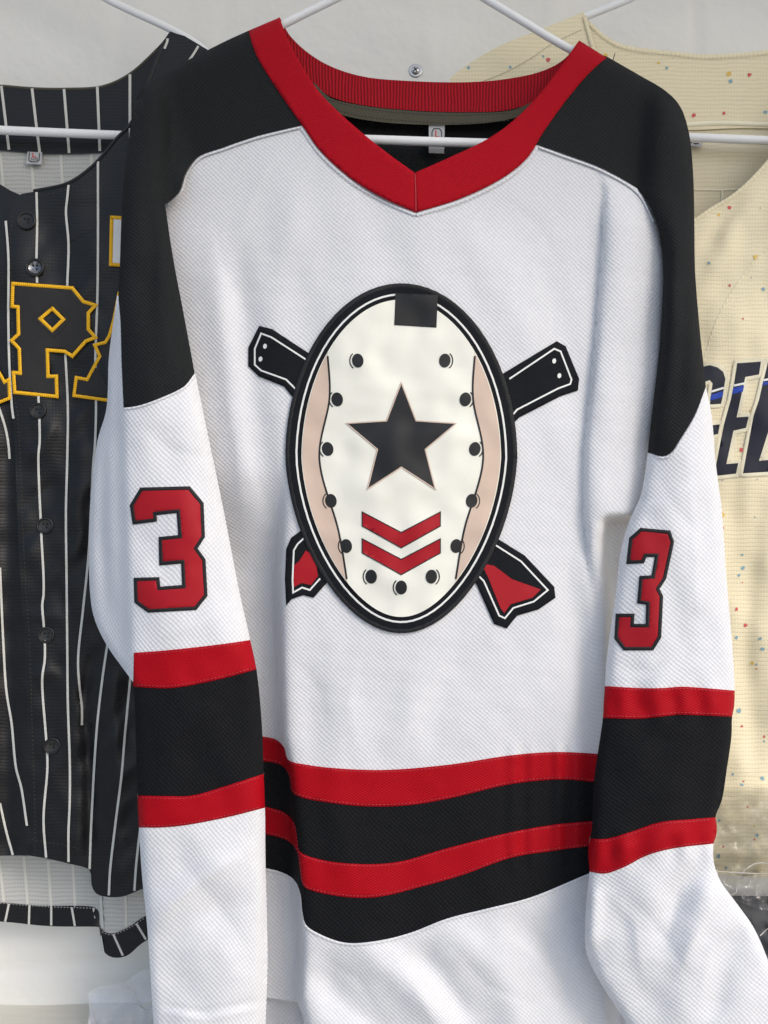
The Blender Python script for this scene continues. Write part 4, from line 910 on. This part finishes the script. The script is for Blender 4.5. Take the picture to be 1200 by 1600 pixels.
stroke('tag_print', [[(1070, 222), (1082, 222.5)], [(1085, 220), (1094, 220.5)], [(1084, 224), (1092, 224.5)]], 2., TG3, M['threaddk'], t3, off=-.0004, h=.0001, prof=2)
# letters G E L in navy with a blue slash
G = [(1098, 573), (1085, 582), (1075, 600), (1050, 700), (1052, 725), (1070, 735), (1095, 733), (1106, 722), (1114, 691), (1114, 680), (1122, 678), (1124.6, 663), (1085, 668), (1083, 682), (1093, 681), (1090, 705), (1080, 712), (1073, 700), (1092, 610), (1100, 597), (1109, 594), (1113.6, 599), (1111.5, 613), (1109.5, 632), (1126.6, 631), (1129, 621), (1131.5, 604.6), (1133.5, 592), (1130, 581), (1121, 574), (1109, 570.5)]
E = [(1152, 567.5), (1189, 565), (1186, 585), (1164.5, 589), (1151, 652), (1170, 651), (1165.5, 668.6), (1146, 673), (1135, 725), (1153.5, 723.6), (1150, 740), (1119, 743.5), (1118, 732), (1131, 664), (1142, 625), (1146.6, 602)]
Lt = [(1200, 566), (1226, 564), (1206, 657), (1186, 720), (1240, 715), (1236, 735), (1161, 739.5), (1177.5, 650), (1186, 625), (1192, 599)]
SW = {0: ([(1111, 612), (1131, 606)], [(1111, 617), (1130, 611), (1128, 621), (1109.5, 626)]), 1: ([(1146.6, 602.5), (1163.5, 599)], [(1145.8, 606.5), (1162.8, 602.5), (1160.8, 612), (1144, 616)]), 2: ([(1193, 594), (1218, 590)], [(1192.5, 597.5), (1218, 593.5), (1216, 598), (1191, 602)])}
def GL(x, y): return CFR(x, y)+.0014
def ori(p):
    p = np.asarray(p); q = np.roll(p, -1, 0); return 1. if (p[:, 0]*q[:, 1]-q[:, 0]*p[:, 1]).sum() > 0 else -1.
for i, Lx in enumerate((G, E, Lt)):
    lt = panel('letter', loop(Lx, 5), GL, M['navy'], C, off=-.0030, thick=.002, grid=6)
    stroke('letter_border', [inset(loop(Lx, 4), -3*ori(Lx))], 6.5, GL, M['creamtw'], lt, off=-.0026, h=.0005, closed=True, step=4)
    tag(stroke('stitching', [d for d in dashes(inset(loop(Lx, 3), -5*ori(Lx)), 2, 2)], .9, GL, M['cream'], lt, off=-.0030, h=.0008, prof=2), kind='stuff')
    w_, b_ = SW[i]
    stroke('letter_slash', [w_], 3.2, GL, M['printwhite'], lt, off=-.0034, h=.0004, prof=2)
    panel('letter_slash', loop(b_, 5), GL, M['blue'], lt, off=-.0034, thick=.0005)
# printed speckles
SP = dict(dotred=[(857, 93, 4), (1171, 117, 4), (1084, 180, 4), (1131, 177, 3), (1140, 324, 4), (1140, 446, 2.5), (1161, 498, 2), (1081, 391, 4), (1158, 703, 4), (1130, 825, 3), (1151, 952, 3), (1165, 977, 4), (1159, 1135, 3), (1194, 1151, 2), (1162, 1221, 2), (1168, 1261, 2), (1179, 1312, 2), (1130, 1323, 2), (1160, 910, 1.5), (1182, 1045, 1.5), (1162, 696, 1.2)],
          dotblue=[(1142, 127, 4), (1196, 175, 4), (1042, 106, 3), (849, 88, 2.5), (732, 106, 3), (797, 105, 3), (1108, 411, 3), (1193, 452, 4), (1160, 867, 2.5), (1161, 887, 4), (1155, 899, 3), (1151, 996, 3), (1188, 998, 3), (1192, 1014, 4), (1155, 1110, 4), (1182, 1038, 2), (1194, 1158, 2), (1145, 1210, 2.5), (1160, 1226, 3.5), (1191, 1216, 4), (1124, 1282, 2.5), (1183, 1305, 3.5), (1122, 1338, 4), (1134, 1356, 3), (1180, 808, 1.5), (1129, 750, 1.5), (1183, 749, 1.5), (1188, 325, 1.2), (1174, 434, 1.2)],
          dotyel=[(1139, 115, 5), (1029, 98, 3), (946, 86, 4), (1123, 336, 3), (1181, 402, 5), (1129, 804, 5), (1174, 642, 3), (1175, 1036, 3), (1178, 1291, 2)])
for mk, L in SP.items():
    for (x, y, r) in L:
        fn = CBK if y < 190 and x > 925 else CFR
        t = np.arange(10)*2*math.pi/10; q = .78*r*(1+rng.uniform(-.28, .28, 10)); a = rng.uniform(0, 3); e = rng.uniform(.65, .95)
        px = q*np.cos(t); pyy = q*np.sin(t)*1.25*e
        o = np.stack([x+px*math.cos(a*.3)-pyy*math.sin(a*.3), y+px*math.sin(a*.3)+pyy*math.cos(a*.3)], -1)
        panel('speckle', o, fn, M[mk], C, off=-.0007+(.002 if fn is CFR and x < 1040 else 0), thick=.0003, grid=9)

# ------------------------------------------------------------------ plastic film and dark bundle
def crumple(seed, amp):
    a, b, c = waves(seed, 10, 40, 120, amp, 1.6), waves(seed+1, 14, 14, 40, amp*.8, 1.6), 0
    return lambda x, y: np.abs(a(x, y)) + np.abs(b(x, y))
cr4, cr5 = crumple(101, .0010), crumple(111, .0010)
cr1, cr2, cr3 = crumple(71, .005), crumple(81, .004), crumple(91, .006)
fo = cat(sm([(137, 1552), (152, 1543), (198, 1533), (215, 1520), (240, 1512), (300, 1512), (340, 1530)]), ln([(340, 1530), (345, 1640)]), ln([(345, 1640), (130, 1640), (140, 1580), (137, 1552)]))
BG = thing('plastic_bag', tuple(P3(np.array([230.]), np.array([1640.]), np.array([.12]))[0]), 'crumpled clear plastic bag lying on the shelf beside the long white sleeve', 'plastic bag')
bgp = panel('bag_film', fo, lambda x, y: .125+cr4(x, y)-.03*ss(1540, 1640, y), M['film'], BG, grid=5, thick=.0004)
panel('bag_film', fo+[3, 5], lambda x, y: .150+cr5(x, y)-.01*ss(1540, 1640, y), M['film'], BG, grid=6, thick=.0004)
stroke('bag_crease', [[(190, 1536), (203, 1545), (214, 1561), (218, 1572), (228, 1578), (236, 1581)], [(140, 1565), (148, 1590), (150, 1610)]], 1.3, lambda x, y: .124+cr4(x, y)-.03*ss(1540, 1640, y), M['thread'], bgp, off=-.001, h=.001)
FW = thing('plastic_wrapper', tuple(P3(np.array([1190.]), np.array([1420.]), np.array([.07]))[0]), 'shiny clear plastic wrapper hanging over the hem of the cream jersey', 'plastic wrapper')
wo = cat(sm([(1060, 1238), (1110, 1240), (1160, 1232), (1290, 1235)]), ln([(1290, 1235), (1290, 1400)]), sm([(1290, 1404), (1230, 1418), (1195, 1422), (1150, 1408), (1100, 1400), (1060, 1395)]))
fwp = panel('wrapper_film', wo, lambda x, y: .060+cr3(x, y)*(.3+.9*ss(1320, 1380, y)), M['film2'], FW, grid=4.5, thick=.0004)
stroke('wrapper_crease', [[(1158, 1366), (1165, 1358), (1178, 1350), (1190, 1348), (1204, 1350)], [(1143, 1398), (1150, 1395), (1151, 1386)], [(1188, 1462), (1196, 1454), (1206, 1446)], [(1120, 1362), (1160, 1364), (1200, 1366)]], 1.5, lambda x, y: .058+cr3(x, y)*.5, M['thread'], fwp, off=-.002, h=.0014)
tb = thing('dark_bundle', tuple(P3(np.array([1200.]), np.array([1560.]), np.array([.15]))[0]), 'dark grey cloth bundle standing on the shelf under the cream jersey', 'bundle')
to = cat(sm([(1060, 1420), (1120, 1402), (1180, 1400), (1250, 1405), (1300, 1420)]), ln([(1300, 1420), (1310, 1600)], 10), ln([(1310, 1600), (1050, 1600), (1060, 1420)], 10))
tf = lambda x, y: .125+cr1(x, y)*1.2+roll(dist(to, x, y, True), 40, .05)
panel('bundle_front', to, tf, M['tarp'], tb, grid=8, thick=.003)
panel('bundle_back', to, lambda x, y: .20+0*x, M['tarp'], tb, grid=20, thick=.003)
